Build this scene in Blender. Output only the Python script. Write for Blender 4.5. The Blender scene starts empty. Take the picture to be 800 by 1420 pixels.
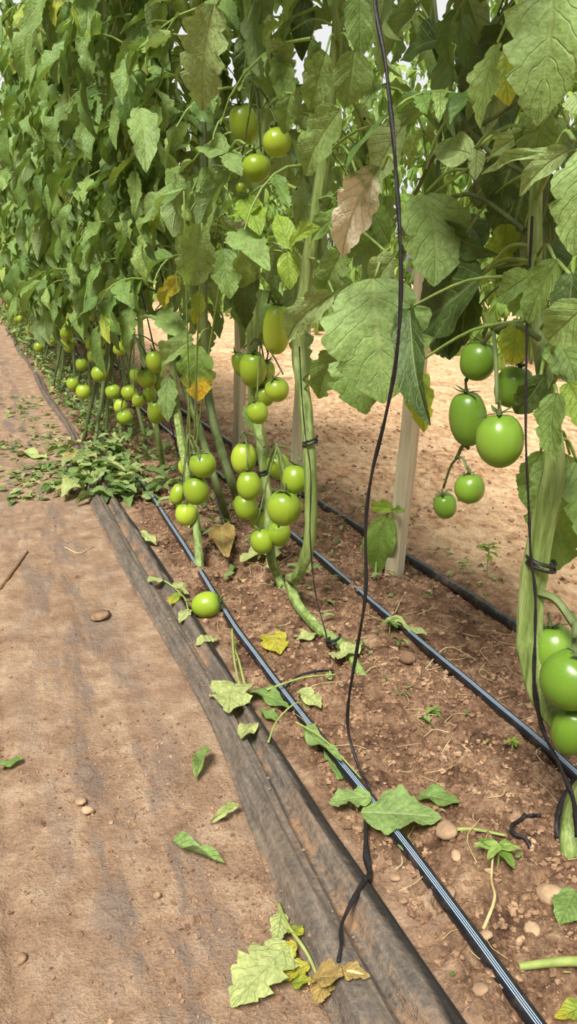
import bpy, math, random
import numpy as np
from mathutils import Vector, Matrix

R = math.radians
RS = np.random.RandomState(7)
random.seed(7)
C = bpy.context.scene.collection
# ------------------------------------------------------------------ camera
F, CH = 1080.0, 0.78
PIT, YAW = math.atan(340 / F), math.atan(443 / 1132)

def ray(px, py):
    x, y = px - 400, 710 - py
    up = y * math.cos(PIT) - F * math.sin(PIT)
    fw = F * math.cos(PIT) + y * math.sin(PIT)
    return (x * math.cos(YAW) + fw * math.sin(YAW), -x * math.sin(YAW) + fw * math.cos(YAW), up)
def G(px, py, z=0.0):
    d = ray(px, py); t = (z - CH) / d[2]
    return Vector((d[0] * t, d[1] * t, z))
def PX(px, py, X):
    d = ray(px, py); t = X / d[0]
    return Vector((X, d[1] * t, CH + d[2] * t))
def depth(p):
    v = Vector(p) - Vector((0, 0, CH))
    fw = Vector((math.sin(YAW) * math.cos(PIT), math.cos(YAW) * math.cos(PIT), -math.sin(PIT)))
    return v.dot(fw)

cam = bpy.data.objects.new('camera', bpy.data.cameras.new('camera'))
C.objects.link(cam)
cam.location = (0, 0, CH)
cam.rotation_euler = (R(90) - PIT, 0, -YAW)
cam.data.sensor_fit = 'VERTICAL'
cam.data.sensor_height = 36
cam.data.lens = F / 1420 * 36
cam.data.clip_start = 0.02
bpy.context.scene.camera = cam

# ------------------------------------------------------------------ materials
def newmat(name):
    m = bpy.data.materials.new(name); m.use_nodes = True
    nt = m.node_tree; nt.nodes.clear()
    out = nt.nodes.new('ShaderNodeOutputMaterial')
    return m, nt, out
def N(nt, t, **kw):
    n = nt.nodes.new('ShaderNode' + t)
    for k, v in kw.items():
        if hasattr(n, k): setattr(n, k, v)
        else: n.inputs[k].default_value = v
    return n
def L(nt, a, b): nt.links.new(a, b)
def ramp(nt, fac, stops, interp='LINEAR'):
    r = nt.nodes.new('ShaderNodeValToRGB'); r.color_ramp.interpolation = interp
    e = r.color_ramp.elements
    while len(e) < len(stops): e.new(0.5)
    for i, (p, c) in enumerate(stops):
        e[i].position = p
        e[i].color = (*c, 1) if len(c) == 3 else c
    L(nt, fac, r.inputs[0]); return r.outputs[0]
def srgb(r, g, b):
    f = lambda c: (c / 255 / 12.92) if c / 255 <= .04045 else ((c / 255 + .055) / 1.055) ** 2.4
    return (f(r), f(g), f(b))
def mixc(nt, fac, a, b, mode='MIX'):
    m = nt.nodes.new('ShaderNodeMix'); m.data_type = 'RGBA'; m.blend_type = mode
    for s, v in ((0, fac), (6, a), (7, b)):
        if hasattr(v, 'is_linked'): L(nt, v, m.inputs[s])
        elif isinstance(v, tuple): m.inputs[s].default_value = (*v, 1)
        else: m.inputs[s].default_value = v
    return m.outputs[2]
def mth(nt, op, a, b=0.0, c=None, clamp=False):
    m = nt.nodes.new('ShaderNodeMath'); m.operation = op; m.use_clamp = clamp
    for i, v in enumerate((a, b) if c is None else (a, b, c)):
        if hasattr(v, 'is_linked'): L(nt, v, m.inputs[i])
        else: m.inputs[i].default_value = v
    return m.outputs[0]
def noise(nt, vec, scale, detail=4, rough=.55, dist=0.0):
    n = N(nt, 'TexNoise'); n.inputs['Scale'].default_value = scale
    n.inputs['Detail'].default_value = detail; n.inputs['Roughness'].default_value = rough
    n.inputs['Distortion'].default_value = dist
    if vec is not None: L(nt, vec, n.inputs['Vector'])
    return n.outputs['Fac']
def mapping(nt, vec, scale=(1, 1, 1), rot=(0, 0, 0)):
    m = N(nt, 'Mapping'); m.inputs['Scale'].default_value = scale; m.inputs['Rotation'].default_value = rot
    L(nt, vec, m.inputs['Vector']); return m.outputs[0]
def bump(nt, h, strength=.5, dist=.01):
    b = N(nt, 'Bump'); b.inputs['Strength'].default_value = strength; b.inputs['Distance'].default_value = dist
    L(nt, h, b.inputs['Height']); return b.outputs[0]

def leaf_mat(name, stops, under=(.23, .30, .13), trans=.35, rough=.5, edge=None, tint_scale=30, dry=None, spec=.35):
    """two sided leaf: colour varies per leaflet, midrib and side veins from the leaf's own UVs"""
    m, nt, out = newmat(name)
    geo = N(nt, 'NewGeometry'); tc = N(nt, 'TexCoord')
    base = ramp(nt, geo.outputs['Random Per Island'], stops)
    sep = N(nt, 'SeparateXYZ'); L(nt, tc.outputs['UV'], sep.inputs[0])
    u = mth(nt, 'ABSOLUTE', mth(nt, 'SUBTRACT', sep.outputs[0], .5))       # 0 midrib .. .5 edge
    v = sep.outputs[1]
    rib = mth(nt, 'SUBTRACT', 1.0, mth(nt, 'MULTIPLY', u, 22.0), clamp=True)
    ph = mth(nt, 'FRACT', mth(nt, 'ADD', mth(nt, 'MULTIPLY', mth(nt, 'SUBTRACT', v, mth(nt, 'MULTIPLY', u, .5)), 7.0), mth(nt, 'MULTIPLY', noise(nt, tc.outputs['Object'], 22, 2), 1.3)))
    vein = mth(nt, 'SUBTRACT', 1.0, mth(nt, 'MULTIPLY', mth(nt, 'ABSOLUTE', mth(nt, 'SUBTRACT', ph, .5)), 11.0), clamp=True)
    vein = mth(nt, 'MAXIMUM', rib, mth(nt, 'MULTIPLY', vein, .55))
    n1 = noise(nt, tc.outputs['Object'], tint_scale, 5)
    n2 = noise(nt, tc.outputs['Object'], 160, 3)
    col = mixc(nt, mth(nt, 'MULTIPLY', n1, .5), base, (.16, .24, .06), 'MIX')
    col = mixc(nt, .45, col, ramp(nt, mth(nt, 'ADD', mth(nt, 'MULTIPLY', n2, .5), mth(nt, 'MULTIPLY', n1, .5)), [(.38, (.22, .22, .22)), (.62, (.8, .8, .8))]), 'OVERLAY')
    if edge:   # yellowing or drying towards the tip
        k = mth(nt, 'ADD', v, mth(nt, 'MULTIPLY', mth(nt, 'SUBTRACT', n1, .5), .9))
        f = ramp(nt, k, [(edge[0], (0, 0, 0)), (edge[1], (1, 1, 1))])
        col = mixc(nt, f, col, edge[2])
        if len(edge) > 3:
            f2 = ramp(nt, noise(nt, tc.outputs['Object'], 45, 5, .7), [(.5, (0, 0, 0)), (.62, (1, 1, 1))])
            col = mixc(nt, mth(nt, 'MULTIPLY', f2, f), col, edge[3])
    col = mixc(nt, mth(nt, 'MULTIPLY', vein, .42), col, (.42, .50, .20))
    pale = mixc(nt, .55, col, under)
    col2 = mixc(nt, geo.outputs['Backfacing'], col, pale)
    p = N(nt, 'BsdfPrincipled'); p.inputs['Roughness'].default_value = rough
    p.inputs['Specular IOR Level'].default_value = spec
    L(nt, col2, p.inputs['Base Color'])
    hgt = mth(nt, 'ADD', mth(nt, 'MULTIPLY', vein, -.6), mth(nt, 'MULTIPLY', n2, .5))
    L(nt, bump(nt, mth(nt, 'ADD', hgt, mth(nt, 'MULTIPLY', noise(nt, tc.outputs['Object'], 70, 3), .9)), .8, .0035), p.inputs['Normal'])
    tr = N(nt, 'BsdfTranslucent')
    L(nt, mixc(nt, .6, col, (.30, .46, .03)), tr.inputs['Color'])
    mx = N(nt, 'MixShader'); mx.inputs[0].default_value = trans
    L(nt, p.outputs[0], mx.inputs[1]); L(nt, tr.outputs[0], mx.inputs[2]); L(nt, mx.outputs[0], out.inputs[0])
    return m

def simple(name, stops, rough=.6, scale=20, stretch=(1, 1, 1), bstr=.4, bdist=.003, spec=.4, bscale=None, coat=0, detail=5, rnd=.0):
    m, nt, out = newmat(name)
    tc = N(nt, 'TexCoord')
    vec = mapping(nt, tc.outputs['Object'], stretch)
    f = noise(nt, vec, scale, detail, .6)
    if rnd:
        oi = N(nt, 'ObjectInfo')
        f = mth(nt, 'ADD', f, mth(nt, 'MULTIPLY', mth(nt, 'SUBTRACT', oi.outputs['Random'], .5), rnd))
    p = N(nt, 'BsdfPrincipled'); p.inputs['Roughness'].default_value = rough
    p.inputs['Specular IOR Level'].default_value = spec
    p.inputs['Coat Weight'].default_value = coat
    L(nt, ramp(nt, f, stops), p.inputs['Base Color'])
    L(nt, bump(nt, noise(nt, vec, bscale or scale * 2, 4), bstr, bdist), p.inputs['Normal'])
    L(nt, p.outputs[0], out.inputs[0])
    return m

G_STOPS = [(0, srgb(70, 104, 42)), (.3, srgb(100, 136, 60)), (.6, srgb(128, 158, 84)), (.93, srgb(152, 178, 96)), (.975, srgb(168, 184, 60)), (1, srgb(190, 184, 60))]
M_LEAF = leaf_mat('leaf_green', G_STOPS, under=(.27, .35, .17), trans=.26)
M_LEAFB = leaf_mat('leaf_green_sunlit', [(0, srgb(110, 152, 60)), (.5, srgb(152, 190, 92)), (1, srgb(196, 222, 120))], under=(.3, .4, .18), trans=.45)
M_PALE = leaf_mat('leaf_pale', [(0, srgb(150, 174, 110)), (1, srgb(172, 192, 130))], under=(.34, .40, .24), trans=.25, rough=.6)
M_HERO = leaf_mat('leaf_broad', [(0, srgb(128, 160, 88)), (1, srgb(160, 186, 114))], under=(.3, .36, .2), trans=.3, rough=.55)
M_DARK = leaf_mat('leaf_shaded', [(0, srgb(36, 56, 22)), (1, srgb(52, 76, 32))], under=(.05, .08, .03), trans=.08)  # shade on the backlit leaves is put into this darker green
M_BRIGHT = leaf_mat('leaf_bright', [(0, srgb(150, 186, 62)), (1, srgb(176, 204, 84))], under=(.4, .52, .18), trans=.4)
M_YTIP = leaf_mat('leaf_yellow_tip', [(0, srgb(120, 154, 70)), (1, srgb(130, 160, 76))], edge=(.5, .75, srgb(236, 196, 58), srgb(205, 130, 50)))
M_DRYP = leaf_mat('leaf_dry_patch', [(0, srgb(124, 146, 92)), (1, srgb(130, 152, 96))], edge=(.05, .25, srgb(230, 220, 190)), rough=.8, trans=.15)
M_YEL = leaf_mat('leaf_yellow', [(0, srgb(206, 206, 66)), (1, srgb(232, 208, 72))], under=(.6, .58, .2), trans=.4)
M_YGR = leaf_mat('leaf_yellow_green', [(0, srgb(170, 196, 70)), (1, srgb(190, 204, 80))], edge=(.4, .9, srgb(214, 206, 70)), trans=.5)
M_WILT = leaf_mat('leaf_wilted', [(0, srgb(150, 168, 98)), (.6, srgb(186, 192, 124)), (1, srgb(206, 200, 140))], under=(.45, .5, .3), trans=.15, rough=.7)
M_BROWN = leaf_mat('leaf_dried_brown', [(0, srgb(150, 108, 60)), (1, srgb(190, 150, 92))], under=(.35, .24, .12), trans=.1, rough=.8)
M_HEAP = leaf_mat('leaf_heap_green', [(0, srgb(78, 108, 56)), (.5, srgb(120, 148, 82)), (.8, srgb(168, 180, 116)), (.93, srgb(190, 190, 128)), (1, srgb(204, 168, 96))], trans=.2, rough=.7)
M_PET = simple('petiole_green', [(.3, srgb(110, 135, 62)), (.7, srgb(146, 168, 88))], .55, 40)
M_STEM = simple('stem_green', [(.34, srgb(96, 116, 54)), (.47, srgb(120, 140, 72)), (.56, srgb(140, 158, 90)), (.7, srgb(166, 180, 118))], .6, 60, (1, 1, .12), .9, .006, bscale=120)
M_STEMD = simple('stem_dull', [(.3, srgb(66, 80, 40)), (.7, srgb(116, 130, 76))], .6, 26, (1, 1, .2), .5, .003)
M_DRYST = simple('dry_stalk', [(.3, srgb(170, 150, 100)), (.7, srgb(206, 190, 140))], .8, 40)
M_GSTK = simple('green_stalk', [(.3, srgb(128, 142, 70)), (.7, srgb(160, 172, 96))], .6, 40)
M_TWINE = simple('black_twine', [(.3, srgb(16, 14, 15)), (.7, srgb(44, 38, 40))], .55, 200, bstr=.5, bdist=.001)
M_WOOD = simple('pale_wood', [(.3, srgb(176, 164, 134)), (.6, srgb(204, 194, 164)), (.8, srgb(216, 206, 178))], .8, 14, (4, 4, .25), .3, .002)
M_STONE = simple('stone', [(.3, srgb(122, 94, 70)), (.7, srgb(186, 156, 124))], .9, 30, bstr=.6, bdist=.004, rnd=.5)
M_TWIG = simple('twig_bark', [(.3, srgb(96, 68, 46)), (.7, srgb(140, 106, 74))], .9, 60)
M_CLOD = simple('clod_soil', [(.3, srgb(88, 64, 48)), (.5, srgb(140, 108, 82)), (.7, srgb(196, 162, 130))], .95, 40, bstr=.8, bdist=.004)

def tomato_mat(name='tomato_green', stops=(srgb(134, 158, 42), srgb(152, 174, 50), srgb(176, 194, 62))):
    m, nt, out = newmat(name)
    tc = N(nt, 'TexCoord'); oi = N(nt, 'ObjectInfo')
    sep = N(nt, 'SeparateXYZ'); L(nt, tc.outputs['Object'], sep.inputs[0])
    base = ramp(nt, oi.outputs['Random'], [(0, stops[0]), (.5, stops[1]), (1, stops[2])])
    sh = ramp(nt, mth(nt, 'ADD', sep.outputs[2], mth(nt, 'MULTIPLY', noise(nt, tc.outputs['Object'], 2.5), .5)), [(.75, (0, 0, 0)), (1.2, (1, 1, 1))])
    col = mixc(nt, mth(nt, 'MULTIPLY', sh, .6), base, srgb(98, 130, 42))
    n = noise(nt, tc.outputs['Object'], 26, 3)
    col = mixc(nt, ramp(nt, n, [(.55, (0, 0, 0)), (.8, (.35, .35, .35))]), col, srgb(168, 192, 84))
    p = N(nt, 'BsdfPrincipled'); p.inputs['Roughness'].default_value = .3
    p.inputs['Specular IOR Level'].default_value = .45
    p.inputs['Subsurface Weight'].default_value = .15
    p.inputs['Subsurface Radius'].default_value = (.3, .5, .1); p.inputs['Subsurface Scale'].default_value = .01
    L(nt, col, p.inputs['Base Color']); L(nt, p.outputs[0], out.inputs[0])
    return m
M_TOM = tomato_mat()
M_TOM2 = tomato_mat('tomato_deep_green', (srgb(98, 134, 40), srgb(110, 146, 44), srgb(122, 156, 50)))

def ground_mat():
    m, nt, out = newmat('ground_soil')
    tc = N(nt, 'TexCoord'); P = tc.outputs['Object']
    sep = N(nt, 'SeparateXYZ'); L(nt, P, sep.inputs[0])
    wob = mth(nt, 'MULTIPLY', mth(nt, 'SUBTRACT', noise(nt, P, 5, 5), .5), .22)
    x = mth(nt, 'ADD', sep.outputs[0], wob)
    fine = noise(nt, P, 90, 6, .7); mid = noise(nt, P, 14, 6, .65); big = noise(nt, P, 2.5, 4)
    grit = noise(nt, P, 260, 3, .6)
    # sandy path: sand trodden thinly over grey film, drawn out along the walkway
    pth = ramp(nt, mid, [(.3, srgb(138, 110, 88)), (.5, srgb(170, 140, 114)), (.7, srgb(202, 174, 146))])
    st = mapping(nt, P, (1, .16, 1), (0, 0, R(3)))
    streak = mth(nt, 'ADD', mth(nt, 'MULTIPLY', noise(nt, st, 17, 6, .65), .7), mth(nt, 'MULTIPLY', mid, .35))
    near = ramp(nt, mth(nt, 'ABSOLUTE', mth(nt, 'SUBTRACT', sep.outputs[0], .13)), [(.03, (1, 1, 1)), (.17, (0, 0, 0))])
    pf = mth(nt, 'MULTIPLY', ramp(nt, streak, [(.51, (0, 0, 0)), (.58, (1, 1, 1))]), near)
    pth = mixc(nt, mth(nt, 'MULTIPLY', pf, .75), pth, srgb(122, 108, 100))
    st2 = mapping(nt, P, (1, .05, 1))
    pth = mixc(nt, ramp(nt, noise(nt, st2, 16, 4), [(.6, (0, 0, 0)), (.72, (.5, .5, .5))]), pth, srgb(136, 104, 80))
    bed = ramp(nt, mth(nt, 'ADD', mth(nt, 'MULTIPLY', mid, .6), mth(nt, 'MULTIPLY', fine, .4)),
               [(.36, srgb(62, 44, 34)), (.46, srgb(114, 86, 66)), (.55, srgb(152, 120, 94)), (.66, srgb(196, 166, 134))])
    strw = mapping(nt, P, (1, .5, 1), (0, 0, R(35)))
    snd = ramp(nt, mth(nt, 'ADD', mth(nt, 'MULTIPLY', noise(nt, strw, 34, 6, .7), .7), mth(nt, 'MULTIPLY', big, .3)),
               [(.38, srgb(160, 118, 86)), (.48, srgb(216, 174, 134)), (.6, srgb(246, 212, 170))])
    a = ramp(nt, x, [(.36, (0, 0, 0)), (.46, (1, 1, 1))])
    b = ramp(nt, mth(nt, 'MULTIPLY', x, .5), [(.54, (0, 0, 0)), (.64, (1, 1, 1))])
    col = mixc(nt, a, pth, bed); col = mixc(nt, b, col, snd)
    col = mixc(nt, .3, col, ramp(nt, grit, [(.3, (.2, .2, .2)), (.7, (.8, .8, .8))]), 'OVERLAY')
    p = N(nt, 'BsdfPrincipled'); p.inputs['Roughness'].default_value = .95; p.inputs['Specular IOR Level'].default_value = .15
    L(nt, col, p.inputs['Base Color'])
    hg = mth(nt, 'ADD', mth(nt, 'MULTIPLY', fine, .6), mth(nt, 'ADD', mth(nt, 'MULTIPLY', mid, .8), mth(nt, 'MULTIPLY', grit, .25)))
    L(nt, bump(nt, hg, 1.0, .014), p.inputs['Normal'])
    L(nt, p.outputs[0], out.inputs[0]); return m
M_GROUND = ground_mat()

def film_mat():
    m, nt, out = newmat('mulch_film')
    tc = N(nt, 'TexCoord'); P = tc.outputs['Object']
    sep = N(nt, 'SeparateXYZ'); L(nt, tc.outputs['UV'], sep.inputs[0])
    st = mapping(nt, P, (1, .14, 1), (0, 0, R(-1)))
    s1 = mth(nt, 'ADD', mth(nt, 'MULTIPLY', noise(nt, st, 70, 7, .7), .55), mth(nt, 'MULTIPLY', noise(nt, P, 120, 6, .75), .45)); s2 = noise(nt, P, 9, 6, .65); s3 = noise(nt, P, 60, 5, .7)
    base = ramp(nt, s1, [(.34, srgb(70, 64, 57)), (.5, srgb(114, 104, 94)), (.64, srgb(148, 134, 118))])
    dust = ramp(nt, mth(nt, 'ADD', mth(nt, 'MULTIPLY', s2, .6), mth(nt, 'MULTIPLY', s3, .4)), [(.47, (0, 0, 0)), (.6, (1, 1, 1))])
    u = sep.outputs[0]
    val = ramp(nt, u, [(0, (.8, .8, .8)), (.06, (.15, .15, .15)), (.3, (.12, .12, .12)), (.46, (.3, .3, .3)), (.54, (.95, .95, .95)), (.62, (.9, .9, .9)), (.68, (.3, .3, .3)), (.85, (.2, .2, .2)), (.95, (0, 0, 0))])
    col = mixc(nt, mth(nt, 'MULTIPLY', dust, val), base, srgb(176, 138, 104))
    # the clean outer margin of the film stays black
    col = mixc(nt, ramp(nt, mth(nt, 'ADD', u, mth(nt, 'MULTIPLY', mth(nt, 'SUBTRACT', s2, .5), .35)), [(.8, (0, 0, 0)), (.87, (.92, .92, .92))]), col, srgb(36, 33, 32))
    p = N(nt, 'BsdfPrincipled'); p.inputs['Roughness'].default_value = .6; p.inputs['Specular IOR Level'].default_value = .3
    L(nt, col, p.inputs['Base Color'])
    br = N(nt, 'TexWave'); br.wave_type = 'BANDS'; br.inputs['Scale'].default_value = 250; L(nt, P, br.inputs['Vector'])
    L(nt, bump(nt, mth(nt, 'ADD', mth(nt, 'ADD', s1, mth(nt, 'MULTIPLY', br.outputs['Fac'], .08)), mth(nt, 'MULTIPLY', s3, .6)), .9, .006), p.inputs['Normal'])
    L(nt, p.outputs[0], out.inputs[0]); return m
M_FILM = film_mat()

def pipe_mat(name, stripes=True, dust=.3):
    m, nt, out = newmat(name)
    tc = N(nt, 'TexCoord'); sep = N(nt, 'SeparateXYZ'); L(nt, tc.outputs['UV'], sep.inputs[0])
    u = sep.outputs[0]
    n = noise(nt, tc.outputs['Object'], 30, 5, .7)
    col = mixc(nt, ramp(nt, n, [(.5, (0, 0, 0)), (.75, (dust, dust, dust))]), srgb(26, 28, 34), srgb(150, 122, 98))
    if stripes:
        for c in (.665, .705, .745):
            d = mth(nt, 'ABSOLUTE', mth(nt, 'SUBTRACT', u, c))
            col = mixc(nt, ramp(nt, mth(nt, 'MULTIPLY', d, 40), [(.22, (1, 1, 1)), (.36, (0, 0, 0))]), col, srgb(176, 200, 226))
    p = N(nt, 'BsdfPrincipled'); p.inputs['Roughness'].default_value = .32; p.inputs['Specular IOR Level'].default_value = .6
    L(nt, col, p.inputs['Base Color']); L(nt, p.outputs[0], out.inputs[0]); return m
M_PIPE = pipe_mat('pipe_striped', True, .2)
M_PIPE2 = pipe_mat('pipe_dusty', False, .75)

# ------------------------------------------------------------------ mesh building from quad grids
class MB:
    def __init__(s): s.V = []; s.Q = []; s.U = []; s.I = []; s.n = 0
    def add(s, V, Q, U=None, mi=0):
        V = np.asarray(V, float).reshape(-1, 3); Q = np.asarray(Q, int)
        s.V.append(V); s.Q.append(Q + s.n); s.U.append(np.zeros((len(V), 2)) if U is None else U)
        s.I.append(np.full(len(Q), mi)); s.n += len(V)
    def mesh(s, name, mats, smooth=True):
        V = np.concatenate(s.V); Q = np.concatenate(s.Q); U = np.concatenate(s.U); I = np.concatenate(s.I)
        me = bpy.data.meshes.new(name)
        me.vertices.add(len(V)); me.vertices.foreach_set('co', V.astype(np.float32).ravel())
        me.loops.add(Q.size); me.loops.foreach_set('vertex_index', Q.astype(np.int32).ravel())
        me.polygons.add(len(Q))
        me.polygons.foreach_set('loop_start', (np.arange(len(Q)) * 4).astype(np.int32))
        me.polygons.foreach_set('loop_total', np.full(len(Q), 4, np.int32))
        me.polygons.foreach_set('material_index', I.astype(np.int32))
        me.polygons.foreach_set('use_smooth', np.full(len(Q), smooth))
        uv = me.uv_layers.new(name='UVMap')
        uv.data.foreach_set('uv', U[Q.ravel()].astype(np.float32).ravel())
        for m in (mats if isinstance(mats, (list, tuple)) else [mats]): me.materials.append(m)
        me.update(); me.validate()
        return me
    def obj(s, name, mats, parent=None, smooth=True):
        return link(name, s.mesh(name, mats, smooth), parent)
def link(name, data, parent=None):
    o = bpy.data.objects.new(name, data); C.objects.link(o)
    if parent is not None: o.parent = parent
    return o
def gridq(nu, nv):
    i, j = np.meshgrid(np.arange(nu - 1), np.arange(nv - 1), indexing='ij')
    a = (i * nv + j).ravel()
    return np.stack([a, a + nv, a + nv + 1, a + 1], 1)
def tag(o, label=None, cat=None, group=None, kind=None):
    if label: o['label'] = label
    if cat: o['category'] = cat
    if group: o['group'] = group
    if kind: o['kind'] = kind
    return o
def empty(name, loc, label, cat, group=None):
    o = link(name, None); o.location = loc; return tag(o, label, cat, group)

def smooth_path(P, n):
    """Catmull-Rom through points, n samples"""
    P = np.array([list(p) for p in P], float)
    if len(P) < 3:
        t = np.linspace(0, 1, n)[:, None]; return P[0] * (1 - t) + P[-1] * t
    Q = np.vstack([2 * P[0] - P[1], P, 2 * P[-1] - P[-2]])
    T = np.linspace(0, len(P) - 1 - 1e-6, n); k = T.astype(int); t = (T - k)[:, None]
    a, b, c, d = Q[k], Q[k + 1], Q[k + 2], Q[k + 3]
    return .5 * (2 * b + (c - a) * t + (2 * a - 5 * b + 4 * c - d) * t ** 2 + (3 * b - a - 3 * c + d) * t ** 3)
def tube(mb, P, r, sides=8, mi=0, flat=1.0, twist=0.0, cap=True, ridge=0.0):
    P = np.asarray(P, float); n = len(P)
    r = np.broadcast_to(np.asarray(r, float), (n,)).copy()
    T = np.gradient(P, axis=0); T /= np.linalg.norm(T, axis=1)[:, None] + 1e-9
    ref = np.array([0, 0, 1.0]) if abs(T[0][2]) < .9 else np.array([0, 1.0, 0])
    A = np.zeros_like(P); a = np.cross(T[0], ref); a /= np.linalg.norm(a)
    for i in range(n):
        a = a - T[i] * a.dot(T[i]); a /= np.linalg.norm(a) + 1e-9; A[i] = a
    B = np.cross(T, A)
    ang = np.linspace(0, 2 * math.pi, sides + 1)
    V = np.zeros((n, sides + 1, 3)); U = np.zeros((n, sides + 1, 2))
    for i in range(n):
        th = ang + twist * i
        rr = r[i] * (1 + ridge * np.cos(ang * 5))
        loc = (np.cos(ang) * rr)[:, None], (np.sin(ang) * rr * flat)[:, None]
        ca, sa = math.cos(twist * i), math.sin(twist * i)
        AA = A[i] * ca + B[i] * sa; BB = -A[i] * sa + B[i] * ca
        V[i] = P[i] + loc[0] * AA + loc[1] * BB
        U[i, :, 0] = np.linspace(0, 1, sides + 1); U[i, :, 1] = i / max(n - 1, 1)
    V[:, -1] = V[:, 0]
    if cap:
        V = np.concatenate([np.repeat(P[:1][:, None], sides + 1, 1), V, np.repeat(P[-1:][:, None], sides + 1, 1)])
        U = np.concatenate([U[:1], U, U[-1:]]); n += 2
    mb.add(V.reshape(-1, 3), gridq(n, sides + 1), U.reshape(-1, 2), mi)

# ------------------------------------------------------------------ leaflets
def leaflet(nu, nv, W=.5, lobe=.25, teeth=5, droop=1.0, fold=.25, wave=.06, puck=.02, seed=0, base_w=.0, twist=0.0, asym=0.0):
    """unit length leaflet along +Y, across X, face +Z"""
    rs = np.random.RandomState(seed)
    t = np.linspace(0, 1, nu)
    if nu > 6: t = t ** .95
    th = -droop * (t ** 1.2)
    dy = np.cos(th); dz = np.sin(th)
    dt = np.diff(t, prepend=0)
    cy = np.cumsum(dy * dt); cz = np.cumsum(dz * dt)
    cx = .06 * np.sin(t * 3 + rs.rand() * 6) * rs.uniform(.3, 1)
    sh = (t + .02) ** .5 * (1 - t) ** .95; sh /= sh.max()
    s = np.linspace(-1, 1, nv)
    V = np.zeros((nu, nv, 3)); U = np.zeros((nu, nv, 2))
    p1, p2 = rs.rand(2) * 6
    for side in (-1, 1):
        m = (s * side > 0)
        ph = (t * teeth + rs.rand() * .6) % 1
        ph2 = (t * teeth * 2.7 + rs.rand()) % 1
        tooth = 1 - lobe * 1.15 * (ph ** 2.2) * (1 - t * .5) - lobe * .22 * ph2
        w = .5 * W * sh * tooth * (1 + side * asym) + .008
        for j in np.where(m)[0]:
            a = abs(s[j])
            k = w * a
            nx, nz = np.cos(fold), np.sin(fold)
            wv = wave * a ** 1.5 * np.sin(t * 9 + (p1 if side > 0 else p2)) * sh
            pk = puck * np.sin((t - .35 * a) * 2 * math.pi * teeth) * (a * (1.1 - a)) * 4 * sh
            V[:, j, 0] = cx + side * k * nx
            h = k * nz + wv + pk
            V[:, j, 1] = cy - np.sin(th) * h + a * .10 * W * sh * dy
            V[:, j, 2] = cz + np.cos(th) * h + a * .10 * W * sh * dz
    mid = nv // 2
    V[:, mid, 0] = cx; V[:, mid, 1] = cy; V[:, mid, 2] = cz - .01
    if twist:
        for i in range(nu):
            c, q = math.cos(twist * t[i]), math.sin(twist * t[i])
            ox, oz = V[i, :, 0] - cx[i], V[i, :, 2] - cz[i]
            V[i, :, 0] = cx[i] + ox * c - oz * q; V[i, :, 2] = cz[i] + ox * q + oz * c
    U[:, :, 0] = (s * .5 + .5)[None]; U[:, :, 1] = t[:, None]
    return V.reshape(-1, 3), gridq(nu, nv)[:, ::-1], U.reshape(-1, 2)

def make_set(nu, nv, k, seed0, Wr=(.40, .62)):
    rs = np.random.RandomState(seed0); o = []
    for i in range(k):
        o.append(leaflet(nu, nv, W=rs.uniform(*Wr), lobe=rs.uniform(.2, .6), teeth=rs.choice([3, 4, 5, 6]), droop=rs.uniform(.2, 1.5),
                         fold=rs.uniform(.05, .7), wave=rs.uniform(.02, .09), puck=rs.uniform(.005, .02), seed=seed0 + i, twist=rs.uniform(-.9, .9)))
    return o
SETS = {'hi': make_set(22, 7, 16, 11), 'mid': make_set(13, 5, 12, 51), 'low': make_set(7, 3, 10, 91)}

def frame(d, n):
    d = d / (np.linalg.norm(d) + 1e-9)
    x = np.cross(d, n); x /= (np.linalg.norm(x) + 1e-9)
    z = np.cross(x, d)
    return np.stack([x, d, z], 1)     # columns

def put_leaflets(mb, lst, lod):
    """lst: (origin, dir, normal, scale); grouped per template"""
    S = SETS[lod]
    by = {}
    for it in lst:
        by.setdefault(RS.randint(len(S)), []).append(it)
    for k, items in by.items():
        V, Q, U = S[k]
        n = len(V)
        O = np.array([i[0] for i in items]); Rm = np.array([frame(i[1], i[2]) * i[3] for i in items])
        VV = np.einsum('kab,nb->kna', Rm, V) + O[:, None]
        QQ = (Q[None] + (np.arange(len(items)) * n)[:, None, None]).reshape(-1, 4)
        mb.add(VV.reshape(-1, 3), QQ, np.tile(U, (len(items), 1)), 0)

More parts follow.
